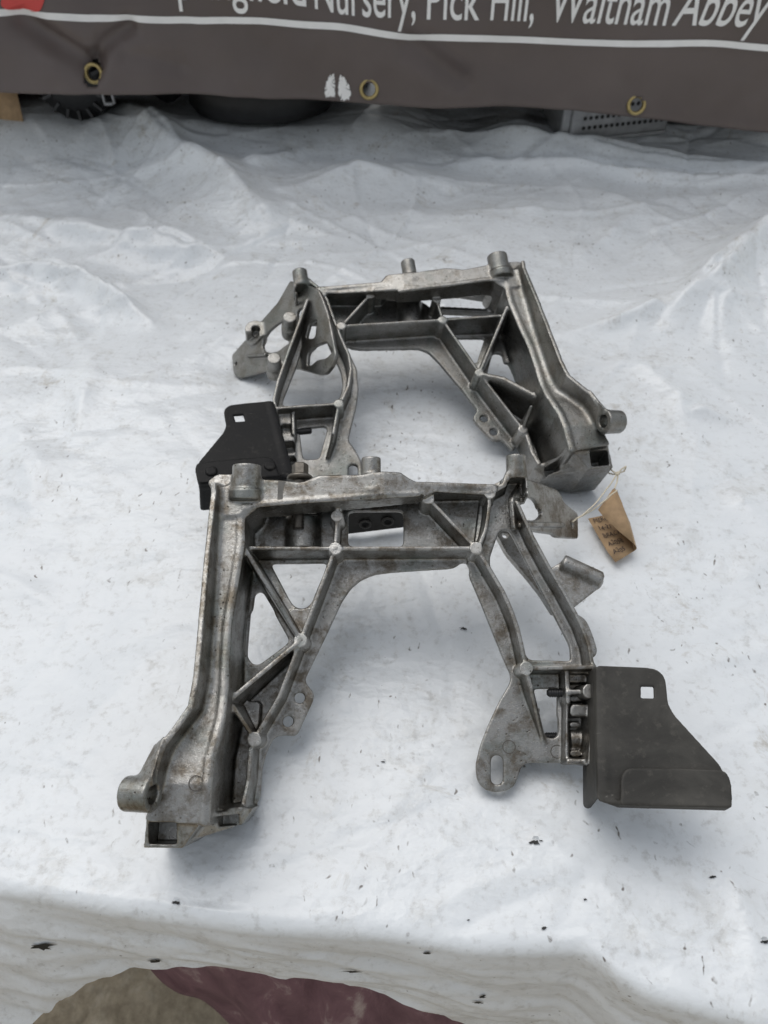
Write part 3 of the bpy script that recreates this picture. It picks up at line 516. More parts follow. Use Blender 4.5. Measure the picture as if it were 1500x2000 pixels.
        for a in c:
            for ax in range(3):
                if a[ax] == 0:
                    b = list(a); b[ax] = 1; b = tuple(b); A, B = cv[a], cv[b]; x = (A < 0) != (B < 0); t = np.where(x, A / np.where(x, A - B, 1), 0)
                    p_ = np.array(a, float)[None, :] + 0 * acc; p_[:, ax] += t; acc += p_ * x[:, None]; num += x
        V = s.lo + s.h * (idx + acc / num[:, None]); F = []; G = []
        for ax in range(3):
            u, w = (ax + 1) % 3, (ax + 2) % 3
            a = [slice(None)] * 3; b = [slice(None)] * 3; a[ax] = slice(0, n[ax] - 1); b[ax] = slice(1, n[ax])
            for z in (u, w): a[z] = slice(1, n[z] - 1); b[z] = slice(1, n[z] - 1)
            A = neg[tuple(a)]; B = neg[tuple(b)]; e = np.argwhere(A != B)
            g = e.copy(); g[:, u] += 1; g[:, w] += 1
            def cell(du, dw):
                k_ = g.copy(); k_[:, u] += du; k_[:, w] += dw; return vid[k_[:, 0], k_[:, 1], k_[:, 2]]
            Q = np.stack([cell(-1, -1), cell(0, -1), cell(0, 0), cell(-1, 0)], 1)
            fl = ~A[e[:, 0], e[:, 1], e[:, 2]]; Q[fl] = Q[fl][:, ::-1]
            g2 = g.copy(); g2[:, ax] += 1
            l1 = s.L[g[:, 0], g[:, 1], g[:, 2]]; l2 = s.L[g2[:, 0], g2[:, 1], g2[:, 2]]
            F.append(Q); G.append(np.where(fl, l2, l1))
        return V, np.concatenate(F), np.concatenate(G)
def solid_parts(sol, xf, flip, mat, parent, base, special=None):
    """split one continuous casting into its named parts, seamless across the joints"""
    V, F, G = sol.mesh(); V = xf(V)
    if flip: F = F[:, ::-1]
    me = bpy.data.meshes.new('tmp'); me.vertices.add(len(V)); me.vertices.foreach_set('co', V.ravel())
    me.loops.add(F.size); me.loops.foreach_set('vertex_index', F.ravel()); me.polygons.add(len(F)); me.polygons.foreach_set('loop_start', np.arange(0, F.size, 4)); me.update(calc_edges=True)
    nr = np.zeros(len(V) * 3, np.float32); me.vertex_normals.foreach_get('vector', nr); nr = nr.reshape(-1, 3); bpy.data.meshes.remove(me)
    res = []
    cnt = np.bincount(G, minlength=len(sol.parts)); big = int(np.argmax(cnt))
    for i in np.nonzero(cnt < 60)[0]: G[G == i] = big
    for i in np.unique(G):
        f = F[G == i]; u, inv = np.unique(f, return_inverse=True)
        o = mesh_obj(sol.parts[i] or 'casting', V[u], inv.reshape(-1, 4), (special or {}).get(sol.parts[i], mat), parent, True, base, nr[u]); res.append(o)
    return V, res

F_R = np.array([[0.99998, -0.0007, 0.0063], [0.00325, 0.9096, -0.41547], [-0.00544, 0.41548, 0.90958]]); F_T = np.array([-5e-05, 0.35466, 0.09117])
B_R = np.array([[0.98307, -0.15947, 0.09028], [0.18016, 0.93122, -0.31683], [-0.03355, 0.32773, 0.94418]]); B_T = np.array([0.01807, 0.63183, 0.075])
def xf_front(p): return np.asarray(p) / 1000 @ F_R.T + F_T
def xf_back(p): return (np.asarray(p) * [-1, 1, 1]) / 1000 @ B_R.T + B_T
H_RES = 0.74
def casting(name, OPS, OUT, xf, flip, alu, steelm, label, base, pegs):
    root = empty(name, base); tag(root, label, 'bracket', 'pair of cast metal brackets')
    s = Solid((-150, -216, -60), (152, 44, 74), H_RES if not pegs else .9)
    for o in OPS: s.op(o)
    V, _p = solid_parts(s, xf, flip, alu, root, base, {'boss': M['boss_back' if pegs else 'boss']}); zmin = V[:, 2].min()
    # outrigger plate that runs back from the far post
    AO = np.array([95, 20, -15.0]); E1 = np.array([72, 0, -92.0]); E1 /= np.linalg.norm(E1); E2 = np.array([0, 1.0, 0]); E3 = np.cross(E1, E2)
    if E3[2] < 0: E3 = -E3
    t = Solid((-48, -108, -14), (142, 44, 30), H_RES); P_ = [(min(a, 112.0 if pegs else 124.0), b) for a, b in OUT['outline']]
    t.op(('poly', 'outrigger_plate', P_, -4, 0, {}))
    for a, b in OUT['bars']: t.op(('rib', 'stiffener', [a, b], [5, 5], 1.4, -3, {}))
    for h_ in OUT['holes']: t.op(('cut', '', h_, -20, 40, {}))
    t.op(('hole', '', OUT['tabhole'], 2.2))
    wv = np.array([0, 0, 1.0]); wl = np.array([wv @ E1, wv @ E2, wv @ E3])
    for c in OUT['pegs']:
        c3 = np.array([c[0], c[1], -2.0]); t.op(('cyl', 'peg', tuple(c3), tuple(c3 + wl * 13), 8.0, {'id': str(c[0])})); t.op(('cyl', 'peg', tuple(c3), tuple(c3 + wl * 27), 6.2, {'id': str(c[0])}))
    if 'ring' in OUT:
        c3 = np.array([OUT['ring'][0], OUT['ring'][1], -2.0]); t.op(('cyl', 'ring_lug', tuple(c3 - wl * 4), tuple(c3 + wl * 14), 10.5, {})); t.op(('cutcyl', tuple(c3 + wl * 5), tuple(c3 + wl * 20), 4.0))
        t.op(('cutbox', (c3[0] - 12, c3[0] + 12), (c3[1] - 14, c3[1] - 3), (4, 20)))
    xo = lambda p: xf(AO + p[:, :1] * E1 + p[:, 1:2] * E2 + p[:, 2:3] * E3)
    hand = np.linalg.det(np.stack([E1, E2, E3])) < 0
    V2, _p = solid_parts(t, xo, flip ^ hand, alu, root, base); zmin = min(zmin, V2[:, 2].min())
    # pressed steel plate
    SO = np.array(STEEL['o']); S1 = np.array(STEEL['e1']); S2 = np.array(STEEL['e2']); S3 = np.cross(S1, S2)
    q = Solid((-16, -92, -52), (78, 8, 10), .8)
    q.op(('poly', 'steel_plate', STEEL['outline'], -2.6, 0, {}))
    q.op(('cyl', 'side_wall', (2.6, 0, -4.2), (0.2, -74, -4.2), 4.1, {'k': 2.0}))
    q.op(('rib', 'side_wall', [(0.2, 0), (-0.8, -40), (-2.6, -74)], [-3.5] * 3, 1.3, -46, {}))
    q.op(('rib', 'bottom_wall', [(3, -78.0), (8, -79.6), (67, -78.5)], [-.4, 3.8, 4.2], 1.2, -30 if pegs else -6, {}))
    q.op(('cut', '', STEEL['sq'], -20, 20, {'sharp': 1}))
    q.op(('poly', 'folded_lip', [(a, b) for a, b in STEEL['lip']], 2.3, 4.7, {}))
    q.op(('cutbox', (44, 54), (-90, -74), (-16, -11)))
    if pegs:
        for c in ((13.5, -70.5), (58, -70)): q.op(('boss', 'rivet', c, 4.3, 0, 6.4))
    xs = lambda p: xf(SO + p[:, :1] * S1 + p[:, 1:2] * S2 + p[:, 2:3] * S3)
    V3, objs = solid_parts(q, xs, flip, steelm, root, base); zmin = min(zmin, V3[:, 2].min())
    # threaded studs of the steel plate seen through the window
    def stud(a, b, r, mat):
        a = np.array(a, float); b = np.array(b, float); L_ = np.linalg.norm(b - a); prof = [(0, r * .55), (1.2, r * .85)]; x = 1.2
        while x < L_ - 1: prof += [(x + .1, r * .82), (x + .75, r), (x + .95, r)]; x += 1.5
        prof += [(L_, r)]; prof = [(d / 1000, rr / 1000) for d, rr in prof]
        A = xf(a[None])[0]; B_ = xf(b[None])[0]
        MB().lathe(A, B_ - A, prof, 20).build('threaded_stud', mat, root, True, base)
    stud(OUT['studs'][0][0], OUT['studs'][0][1], 3.0, M['thread']); stud(OUT['studs'][1][0], OUT['studs'][1][1], 3.0, M['thread'])
    main = {}
    for o in root.children:
        k_ = o.name.split('.')[0]
        if k_ not in main or len(o.data.vertices) > len(main[k_].data.vertices): main[k_] = o
    SUB = {'rivet': 'steel_plate', 'folded_lip': 'steel_plate', 'pad': 'end_block', 'peg': 'outrigger_plate', 'ring_lug': 'outrigger_plate', 'stiffener': 'outrigger_plate', 'rail_lip': 'top_rail', 'rail_wall': 'top_rail', 'channel_flange': 'side_channel', 'lug': 'side_channel', 'channel_foot': 'side_channel', 'threaded_stud': 'steel_plate'}
    for o in list(root.children):
        k_ = o.name.split('.')[0]
        if k_ in SUB and SUB[k_] in main: o.parent = main[SUB[k_]]
    print(name, 'zmin', round(zmin, 4), 'tris', 2 * (len(V) + len(V2) + len(V3)))
    return root

_a = (105.2, -121.5, 121.0, -121.5); _b = (106.0, -148.4, 117.5, -148.4)
FRONT_OUTRIGGER['studs'] = [[(_a[0], _a[1], -14), (_a[2], _a[3], -14)], [(_b[0], _b[1], -36), (_b[2], _b[3], -36)]]
BACK_OUTRIGGER['studs'] = [[(100, -121.0, -20), (122, -121.0, -20)], [(104, -154, -34), (124, -154, -34)]]
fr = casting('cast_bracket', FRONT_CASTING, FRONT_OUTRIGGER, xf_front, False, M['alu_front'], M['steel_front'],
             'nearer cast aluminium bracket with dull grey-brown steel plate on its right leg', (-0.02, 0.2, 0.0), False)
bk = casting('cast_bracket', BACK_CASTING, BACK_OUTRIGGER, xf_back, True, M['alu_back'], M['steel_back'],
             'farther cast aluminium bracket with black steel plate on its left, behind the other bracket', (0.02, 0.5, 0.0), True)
# ------------------------------------------------------------------ white tarpaulin over the table
TZ = -0.010
EDGE = np.array([(-0.2842, 0.1565), (-0.2221, 0.1496), (-0.1605, 0.1397), (-0.0719, 0.1298), (0.0, 0.1262), (0.0523, 0.1186), (0.1103, 0.1189), (0.1194, 0.1142), (0.1314, 0.1045), (0.1449, 0.0968), (0.2002, 0.082)]); FOLDS_T = [([(-0.4724, 0.8049), (-0.4053, 0.8246), (-0.3393, 0.7974), (-0.2849, 0.7481), (-0.2503, 0.7144)], 0.016, 0.016), ([(-0.5247, 0.9547), (-0.4411, 0.935), (-0.3426, 0.8971), (-0.2594, 0.8849), (-0.1867, 0.8495)], 0.013, 0.03), ([(-0.3794, 1.212), (-0.283, 1.0928), (-0.2092, 1.0171), (-0.1451, 0.9158)], 0.018, 0.03), ([(-0.2407, 1.0028), (-0.1961, 0.9681), (-0.1445, 0.9095)], 0.009, 0.016), ([(-0.1344, 1.0928), (-0.1735, 1.0617), (-0.2053, 1.0391)], 0.008, 0.014), ([(0.5089, 0.9095), (0.4578, 0.8682), (0.3636, 0.7764), (0.3092, 0.7238)], 0.022, 0.028), ([(0.3092, 0.7238), (0.2903, 0.7276), (0.2427, 0.706), (0.1863, 0.6868)], 0.012, 0.016), ([(0.3486, 0.6868), (0.359, 0.7334), (0.3945, 0.7785)], 0.01, 0.02), ([(0.2783, 0.5653), (0.3032, 0.569), (0.3289, 0.5581)], 0.009, 0.012), ([(0.26, 0.6352), (0.2839, 0.5877), (0.2841, 0.5509)], 0.008, 0.02), ([(0.0734, 1.1554), (0.1812, 1.1335), (0.3214, 1.1088), (0.5632, 1.0647)], 0.014, 0.022), ([(0.1061, 1.0928), (0.2789, 1.0693), (0.5491, 1.0243)], 0.01, 0.014), ([(-0.405, 0.705), (-0.3782, 0.7238), (-0.3533, 0.7531)], 0.007, 0.02), ([(-0.2927, 0.6435), (-0.2887, 0.5877), (-0.2816, 0.5232)], 0.006, 0.02), ([(-0.3479, 0.5581), (-0.3087, 0.4904), (-0.2951, 0.4306)], 0.006, 0.025), ([(0.3035, 0.5033), (0.3064, 0.4537), (0.318, 0.4363)], 0.006, 0.02), ([(0.2081, 0.1524), (0.2085, 0.1247), (0.2053, 0.0966)], 0.006, 0.01), ([(-0.2271, 0.1553), (-0.1652, 0.1495), (-0.0995, 0.1524)], 0.004, 0.02), ([(-0.1259, 0.9887), (-0.0344, 1.0465), (0.1017, 1.0243)], 0.01, 0.03), ([(0.2349, 0.8495), (0.2803, 0.8971), (0.3319, 0.9614)], 0.006, 0.018), ([(-0.0697, 0.9222), (0.0322, 0.9481), (0.1331, 0.9222)], 0.006, 0.03)]
def smooth(a, b, x): t = np.clip((x - a) / (b - a), 0, 1); return t * t * (3 - 2 * t)
def edge_y(x): return np.interp(x, EDGE[:, 0], EDGE[:, 1])
def fold_field(X, Y):
    Z = np.zeros(X.shape)
    for P_, h_, w_ in FOLDS_T:
        P_ = np.array(P_); n = len(P_); taper = np.sin(np.pi * np.linspace(.12, .88, n))
        wob = .3 * w_ * vnoise(X * 16, Y * 16, 5)
        d, a = Solid.line2(X, Y, P_, taper); d = d + wob
        Z = np.maximum(Z, 1.9 * h_ * a * np.exp(-np.abs(d / (w_ * .95)) ** 1.25))
    return Z
def tarp_height(X, Y):
    wx = X + .03 * vnoise(X * 4, Y * 4, 21); wy = Y + .03 * vnoise(X * 4 + 9, Y * 4, 22)
    back = smooth(.62, .95, Y); side = smooth(.17, .30, np.abs(X - .02)); A = np.clip(.08 + .9 * back + .55 * side, 0, 1)
    A *= 1 - .75 * smooth(.30, .12, Y)
    A *= 1 - .35 * smooth(.98, 1.12, Y)
    z = .012 * A * vnoise(wx * 3.4 + wy * 1.5, wy * 4.6 - wx, 1) + .003 * A * vnoise(wx * 8 + 3, wy * 10 - wx * 3, 2)
    ca, sa_ = math.cos(.5), math.sin(.5); rx = wx * ca + wy * sa_; ry = -wx * sa_ + wy * ca
    z += .026 * A * (worley(rx * 2.6, ry * 5.2, 12) - .4) + .0045 * (.12 + A) * (worley(ry * 6 + 4, rx * 11, 13) - .4) + .0008 * (.6 + A) * (worley(wx * 15, wy * 26 + wx * 5, 14) - .4)
    z += .0008 * (.5 + A) * vnoise(wx * 17, wy * 20 + wx * 6, 3) + .0005 * (.5 + A) * vnoise(X * 48, Y * 52, 4)
    z += .020 * smooth(1.07, 1.16, Y) * (1 + .6 * vnoise(X * 9, Y * 6, 9))
    return z - .008 * A + fold_field(X, Y) * (.35 + .65 * np.clip(A * 1.3, 0, 1))
def crease_field(xs, X, Y):
    """long straight tent creases pressed into the film"""
    Z = np.zeros(X.shape); r = np.random.default_rng(5)
    for i in range(500):
        cx, cy_ = r.uniform(-.7, .7), r.uniform(.10, 1.25); th = r.normal(.15, .75); L_ = r.uniform(.025, .16) * (1.4 if cy_ > .7 else 1); w_ = r.uniform(.003, .009); far = min(1, max(.45, (cy_ - .35) / .4, (abs(cx) - .15) / .2))
        a = r.choice((1, 1, -1)) * r.uniform(.0010, .0042) * far * (1 if L_ > .05 else .6)
        i0, i1 = np.searchsorted(xs, [cx - L_ - .05, cx + L_ + .05])
        if i1 <= i0: continue
        x = X[i0:i1]; y = Y[i0:i1]; t_ = (x - cx) * math.cos(th) + (y - cy_) * math.sin(th); d = -(x - cx) * math.sin(th) + (y - cy_) * math.cos(th)
        d = d + .12 * w_ * np.sin(t_ * 60 + i) + r.uniform(-3, 3) * t_ * t_
        Z[i0:i1] += a * np.exp(-np.abs(d) / w_) * np.clip(1 - (t_ / L_) ** 2, 0, 1)
    return Z
GS = 0.0032
xs = np.arange(-.80, .80, GS); NH = 70; tt = np.concatenate([-np.linspace(1, 0, NH, endpoint=False), np.arange(0, 1.42, GS)])
X, S_ = np.meshgrid(xs, tt, indexing='ij'); EY = edge_y(X)
hem = np.interp(X, [-.8, -.30, -.245, -.215, -.19, -.165, -.13, -.08, -.03, .0, .03, .07, .2, .8], [.27, .21, .150, .115, .094, .085, .079, .080, .088, .104, .125, .18, .26, .3]) + .003 * smooth(-.2, -.15, X) * vnoise(X * 30, X * 0, 41) + .0012 * vnoise(X * 90, X * 0, 42)
S_ = np.where(S_ < 0, S_ * (hem + .011), S_)
Ytop = EY + S_; Z = TZ + tarp_height(X, Ytop) + crease_field(xs, X, Ytop)
# the film sags away from whatever stands on it
low = np.full(X.shape, 1.0)
for root in (fr, bk):
    for ch in root.children_recursive:
        co = np.empty(len(ch.data.vertices) * 3); ch.data.vertices.foreach_get('co', co); co = co.reshape(-1, 3) + np.array(root.location)
        co = co[co[:, 2] < .02]
        if len(co):
            i = np.clip(np.round((co[:, 0] - xs[0]) / GS).astype(int), 0, len(xs) - 1); j = np.clip(NH + np.round((co[:, 1] - edge_y(co[:, 0])) / GS).astype(int), NH, len(tt) - 1)
            np.minimum.at(low, (i, j), co[:, 2])
dent = np.clip(Z + .0008 - low, 0, .03)
for it in range(26):
    pd = np.pad(dent, 1); m = np.maximum.reduce([pd[1:-1, 1:-1], *(pd[1 + a:pd.shape[0] - 1 + a, 1 + b:pd.shape[1] - 1 + b] * .90 for a, b in ((1, 0), (-1, 0), (0, 1), (0, -1)))])
    dent = m
pd = np.pad(dent, 1, mode='edge'); dent = np.maximum(dent, (pd[:-2, 1:-1] + pd[2:, 1:-1] + pd[1:-1, :-2] + pd[1:-1, 2:]) / 4)
Z = Z - dent
# over the edge of the table: round the corner, then hang
R_ = .011
hang = S_ < 0; a_ = np.clip(-S_ / R_, 0, math.pi / 2 * .97); rest_ = np.clip(-S_ - R_ * math.pi / 2 * .97, 0, None)
creaseA = .010 * (worley(X * 6 + S_ * 9, S_ * 20 + X * 4, 31) - .2) + .005 * (worley(X * 13 + 40, S_ * 42 + X * 9, 32) - .2) + .0022 * (worley(X * 30, S_ * 95 + X * 22, 33) - .2)
flare = .045 * smooth(-.16, -.23, X) * rest_ / .2
Yd = EY - R_ * np.sin(a_) - rest_ * .05 - creaseA * np.clip(rest_ / .02, 0, 1) - flare
Zd = TZ + tarp_height(X, EY) * np.cos(a_) - R_ * (1 - np.cos(a_)) - rest_
Y = np.where(hang, Yd, Ytop); Z = np.where(hang, Zd, Z)
nx, ns = X.shape; idx = np.arange(nx * ns).reshape(nx, ns)
Q = np.stack([idx[:-1, :-1], idx[1:, :-1], idx[1:, 1:], idx[:-1, 1:]], -1).reshape(-1, 4)
Vt = np.stack([X, Y, Z], -1).reshape(-1, 3); u, inv = np.unique(Q, return_inverse=True)
tarp = mesh_obj('tarpaulin', Vt[u], inv.reshape(-1, 4), M['tarp']); tag(tarp, 'grubby white plastic tarpaulin spread over the table and hanging over its front edge', 'tarpaulin')
for (p_, n_, r_, seed) in [((-0.1218, 0.1345, -0.0095), (0.051, 0.202, 0.978), 0.0032, 0), ((-0.1456, 0.1209, -0.084), (0.084, -0.971, 0.223), 0.0065, 1), ((-0.2126, 0.1234, -0.0583), (0.061, -0.908, 0.414), 0.0108, 2), ((-0.0191, 0.1121, -0.0691), (-0.078, -0.997, 0.021), 0.0096, 3), ((0.0924, 0.1689, -0.0096), (-0.041, -0.005, 0.999), 0.004, 4), ((0.0959, 0.1694, -0.0094), (-0.059, -0.025, 0.998), 0.0022, 5), ((0.1174, 0.1363, -0.01), (-0.054, 0.044, 0.998), 0.0018, 6), ((0.059, 0.3236, -0.0102), (-0.047, 0.079, 0.996), 0.0038, 7), ((0.0, 0.2204, -0.0109), (0.01, 0.021, 1.0), 0.0019, 8), ((0.025, 0.1116, -0.0203), (-0.15, -0.978, 0.146), 0.0031, 9), ((0.0606, 0.1004, -0.082), (0.029, -0.877, 0.48), 0.0036, 10), ((0.0591, 0.0987, -0.0881), (-0.013, -0.956, 0.293), 0.0042, 11), ((0.2138, 0.1136, -0.0085), (0.153, -0.02, 0.988), 0.0039, 12), ((0.0487, 0.1256, -0.011), (0.074, -0.184, 0.98), 0.0013, 13), ((0.1947, 0.1481, -0.0094), (-0.046, -0.012, 0.999), 0.0028, 14), ((0.0915, 0.1215, -0.0107), (-0.005, 0.028, 1.0), 0.0022, 15)]:
    r = np.random.default_rng(seed); n_ = np.array(n_); t1 = np.cross(n_, [0, 1, .2]); t1 /= np.linalg.norm(t1); t2 = np.cross(n_, t1)
    k = 19; ang = np.linspace(0, 2 * math.pi, k, endpoint=False) + r.uniform(-.12, .12, k); el = r.uniform(.25, .6)
    rad = r_ * .85 * r.uniform(.30, 1.15, k) * (1 + .35 * np.cos(ang - r.uniform(0, 6)))
    loop = [np.array(p_) + n_ * .0009 + rad[i] * (math.cos(ang[i]) * t1 + el * math.sin(ang[i]) * t2) for i in range(k)]
    mesh_obj('tear', loop, [tuple(range(k))], M['tear'], tarp, False)
    if seed % 4: continue
    # a curled flap of film beside the tear
    fl = [np.array(p_) + n_ * .001 + r_ * (1.0 * math.cos(b) * t1 + el * math.sin(b) * t2) for b in np.linspace(3.9, 5.2, 5)]
    f2 = [q + n_ * r_ * .35 - t2 * r_ * .28 for q in fl[1:-1]]
    mesh_obj('tear_flap', fl + f2, [(0, 1, 5), (1, 2, 6, 5), (2, 3, 7, 6), (3, 4, 7)], M['tarp'], tarp, True)

# ------------------------------------------------------------------ table, ground, purple cloth below
tb = empty('trestle_table', (0, .8, -.78)); tag(tb, 'dark wooden trestle table under the white tarpaulin', 'table')
M['wood'] = plain('dark_wood', (.035, .028, .024), .7, 0, 30, .35)
MB().box((.0, .86, -.050), (1.5, 1.36, .030)).build('top', M['wood'], tb, base=tb.location, bevel=.002)
def beam(a, b, w, name='leg'):
    a = np.array(a); b = np.array(b); d = b - a; L_ = np.linalg.norm(d); d = d / L_; e = np.cross(d, [0, 1, 0]); e /= np.linalg.norm(e); g = np.cross(d, e)
    MB().box((a + b) / 2, (w, w, L_), np.stack([e, g, d], 1)).build(name, M['wood'], tb, base=tb.location, bevel=.002)
beam((-.235, .185, -.066), (-.60, .13, -.78), .06)
for x_, y_ in ((.62, .3), (-.5, 1.35), (.5, 1.35)): beam((x_, y_, -.066), (x_ * 1.35, y_ - (.06 if y_ < 1 else -.03), -.78), .06)
m, n, b = nodes('mottled_concrete'); co = objco(n)
c = ramp(n, noise(n, co, 9, 8, .7, .5), [(.3, (.26, .21, .14)), (.5, (.48, .40, .29)), (.7, (.68, .61, .50))]); n.links.new(mixc(n, ramp(n, noise(n, co, 60, 5, .7), [(.4, (.35, .35, .35)), (.6, (0, 0, 0))]), c, (.11, .09, .06)), b.inputs['Base Color']); b.inputs['Roughness'].default_value = .9
bump(n, b, noise(n, co, 45, 8, .7), .8, .012)
g = mesh_obj('ground', [(-60, -60, -.78), (60, -60, -.78), (60, 60, -.78), (-60, 60, -.78)], [(0, 1, 2, 3)], m); tag(g, kind='structure')
m, n, b = nodes('purple_cloth'); co = objco(n)
mp = N(n, 'ShaderNodeMapping'); n.links.new(co, mp.inputs[0]); mp.inputs['Scale'].default_value = (1, 1, .25); mp.inputs['Rotation'].default_value = (0, .6, 0)
k = noise(n, mp.outputs[0], 38, 6, .65, .6); n.links.new(ramp(n, k, [(.35, (.10, .042, .062)), (.56, (.17, .085, .11)), (.72, (.40, .33, .32))]), b.inputs['Base Color']); b.inputs['Roughness'].default_value = .7; bump(n, b, k, .4, .006)
cx = np.arange(-.20, .45, .006); cz = np.arange(0, .70, .008); CX, CZ = np.meshgrid(cx, cz, indexing='ij')
CY = edge_y(CX) - .004 + .012 * vnoise(CX * 16 + CZ * 3, CZ * 3, 51) + .004 * vnoise(CX * 50, CZ * 9, 52) - .02 * CZ
id2 = np.arange(CX.size).reshape(CX.shape); q2 = np.stack([id2[:-1, :-1], id2[1:, :-1], id2[1:, 1:], id2[:-1, 1:]], -1).reshape(-1, 4)
pc = mesh_obj('table_skirt', np.stack([CX + .10 * CZ * (1 - (CX + .20) / .65), CY, -.045 - CZ], -1).reshape(-1, 3), q2, m); tag(pc, 'dusty purple cloth hanging below the white tarpaulin hem', 'cloth')
so = pc.modifiers.new('t', 'SOLIDIFY'); so.thickness = .0012

# ------------------------------------------------------------------ printed banner hanging behind
YB = 1.08
BOT = np.array([(-0.5996, 0.0884), (-0.4949, 0.0865), (-0.3852, 0.0846), (-0.1658, 0.0796), (-0.0113, 0.074), (0.1677, 0.0638), (0.3904, 0.0522), (0.5124, 0.0383), (0.611, 0.0317)]); LINE = np.array([(-0.5329, 0.1838), (-0.4604, 0.1811), (-0.3571, 0.1773), (-0.2841, 0.1736), (-0.1549, 0.1692), (-0.0933, 0.1637), (-0.0561, 0.162), (-0.0393, 0.1598), (-0.0107, 0.1543), (0.0208, 0.1498), (0.0422, 0.1486), (0.1575, 0.1475), (0.3056, 0.1424), (0.4112, 0.1424), (0.4766, 0.1367), (0.5545, 0.1326)]); BASE = np.array([(-0.3302, 0.2089), (-0.2723, 0.1991), (-0.1673, 0.1923), (-0.0978, 0.1859), (-0.0815, 0.1827), (-0.0554, 0.1768), (-0.0309, 0.1741), (-0.0062, 0.1725), (0.0545, 0.1692), (0.1314, 0.1692), (0.2066, 0.1676), (0.2797, 0.1654), (0.3423, 0.1637), (0.4048, 0.1626), (0.449, 0.1609), (0.4806, 0.1598)]); GROM = [(-0.3742, 0.1006), (-0.0191, 0.0902), (0.3287, 0.0695)]
FOLDS_B = [[(-0.4557, 0.1598), (-0.4306, 0.1413), (-0.3973, 0.1256), (-0.3713, 0.1109)], [(-0.3713, 0.1109), (-0.3538, 0.1326), (-0.3211, 0.1486)], [(0.0317, 0.1413), (0.0709, 0.118), (0.098, 0.1)], [(-0.328, 0.1209), (-0.2907, 0.115), (-0.2626, 0.1103)]]
def ban_y(x, z):
    x = np.asarray(x, float); z = np.asarray(z, float); zb = z - np.interp(x, BOT[:, 0], BOT[:, 1])
    d = .014 * vnoise(x * 5 + 2, zb * 6, 61) + .006 * vnoise(x * 12, zb * 14, 62) + .0012 * vnoise(x * 40, zb * 40, 63)
    for P_, dep, w_ in zip(FOLDS_B, (.016, .014, .012, .006), (.013, .011, .014, .010)):
        q, _ = Solid.line2(x, z, np.array(P_), [0] * len(P_)); d = d + dep * np.exp(-(q / w_) ** 2)
    # left part leans back a little, catching the sky
    return YB + d + zb * ((.38 * smooth(.05, -.30, x) + .05))
bx = np.arange(-.68, .70, .0034); bz = np.arange(0, .42, .0034); BX, BZ = np.meshgrid(bx, bz, indexing='ij'); BZZ = BZ + np.interp(BX, BOT[:, 0], BOT[:, 1])
BYY = ban_y(BX, BZZ); BYY = BYY - .0012 * np.exp(-((BZ - .0) / .004) ** 2)
id3 = np.arange(BX.size).reshape(BX.shape); q3 = np.stack([id3[:-1, :-1], id3[1:, :-1], id3[1:, 1:], id3[:-1, 1:]], -1).reshape(-1, 4)
cen = np.stack([BX, BZZ], -1).reshape(-1, 2)[q3].mean(1)
keep = np.ones(len(q3), bool)
for gx, gz in GROM: keep &= np.hypot(cen[:, 0] - gx, cen[:, 1] - gz) > .0095
m, n, b = nodes('grey_brown_banner_vinyl'); co = objco(n)
k = noise(n, co, 6, 5, .6); wv = noise(n, co, 700, 2, .5)
n.links.new(ramp(n, k, [(.3, (.090, .068, .061)), (.7, (.122, .096, .088))]), b.inputs['Base Color']); b.inputs['Roughness'].default_value = .42; b.inputs['Specular IOR Level'].default_value = .6
bump(n, b, wv, .25, .0006)
ban = empty('banner', (0, YB, .05)); tag(ban, 'grey-brown printed vinyl banner with white lettering and brass eyelets hanging behind the table', 'banner')
sheet = mesh_obj('sheet', np.stack([BX, BYY, BZZ], -1).reshape(-1, 3), q3[keep], m, ban, True, ban.location)
so = sheet.modifiers.new('t', 'SOLIDIFY'); so.thickness = .0009; so.offset = 0
for gx, gz in GROM:
    y_ = float(ban_y(np.array([gx]), np.array([gz]))[0])
    MB().lathe((gx, y_ + .0025, gz), (0, -1, .35), [(0, .0125), (.0035, .0125), (.0050, .0112), (.0050, .0096), (.0040, .0082), (-.001, .0078)], 28, False).build('eyelet', M['brass'], sheet, True, ban.location)
# white rule
lx = np.linspace(-.70, .72, 300); lz = np.interp(lx, LINE[:, 0], LINE[:, 1]); k_ = np.ones(9) / 9; lz = np.convolve(np.pad(lz, 4, mode='edge'), k_, 'valid'); lz = lz - (ban_y(lx, lz) - YB) * .40; V_ = []
for dz in (-.0034, .0036): V_ += [(a, float(ban_y(np.array([a]), np.array([c_ + dz]))[0]) - .0016, c_ + dz) for a, c_ in zip(lx, lz)]
nL = len(lx); mesh_obj('printed_rule', V_, [(i, i + 1, nL + i + 1, nL + i) for i in range(nL - 1)], M['white_print'], sheet, True, ban.location)
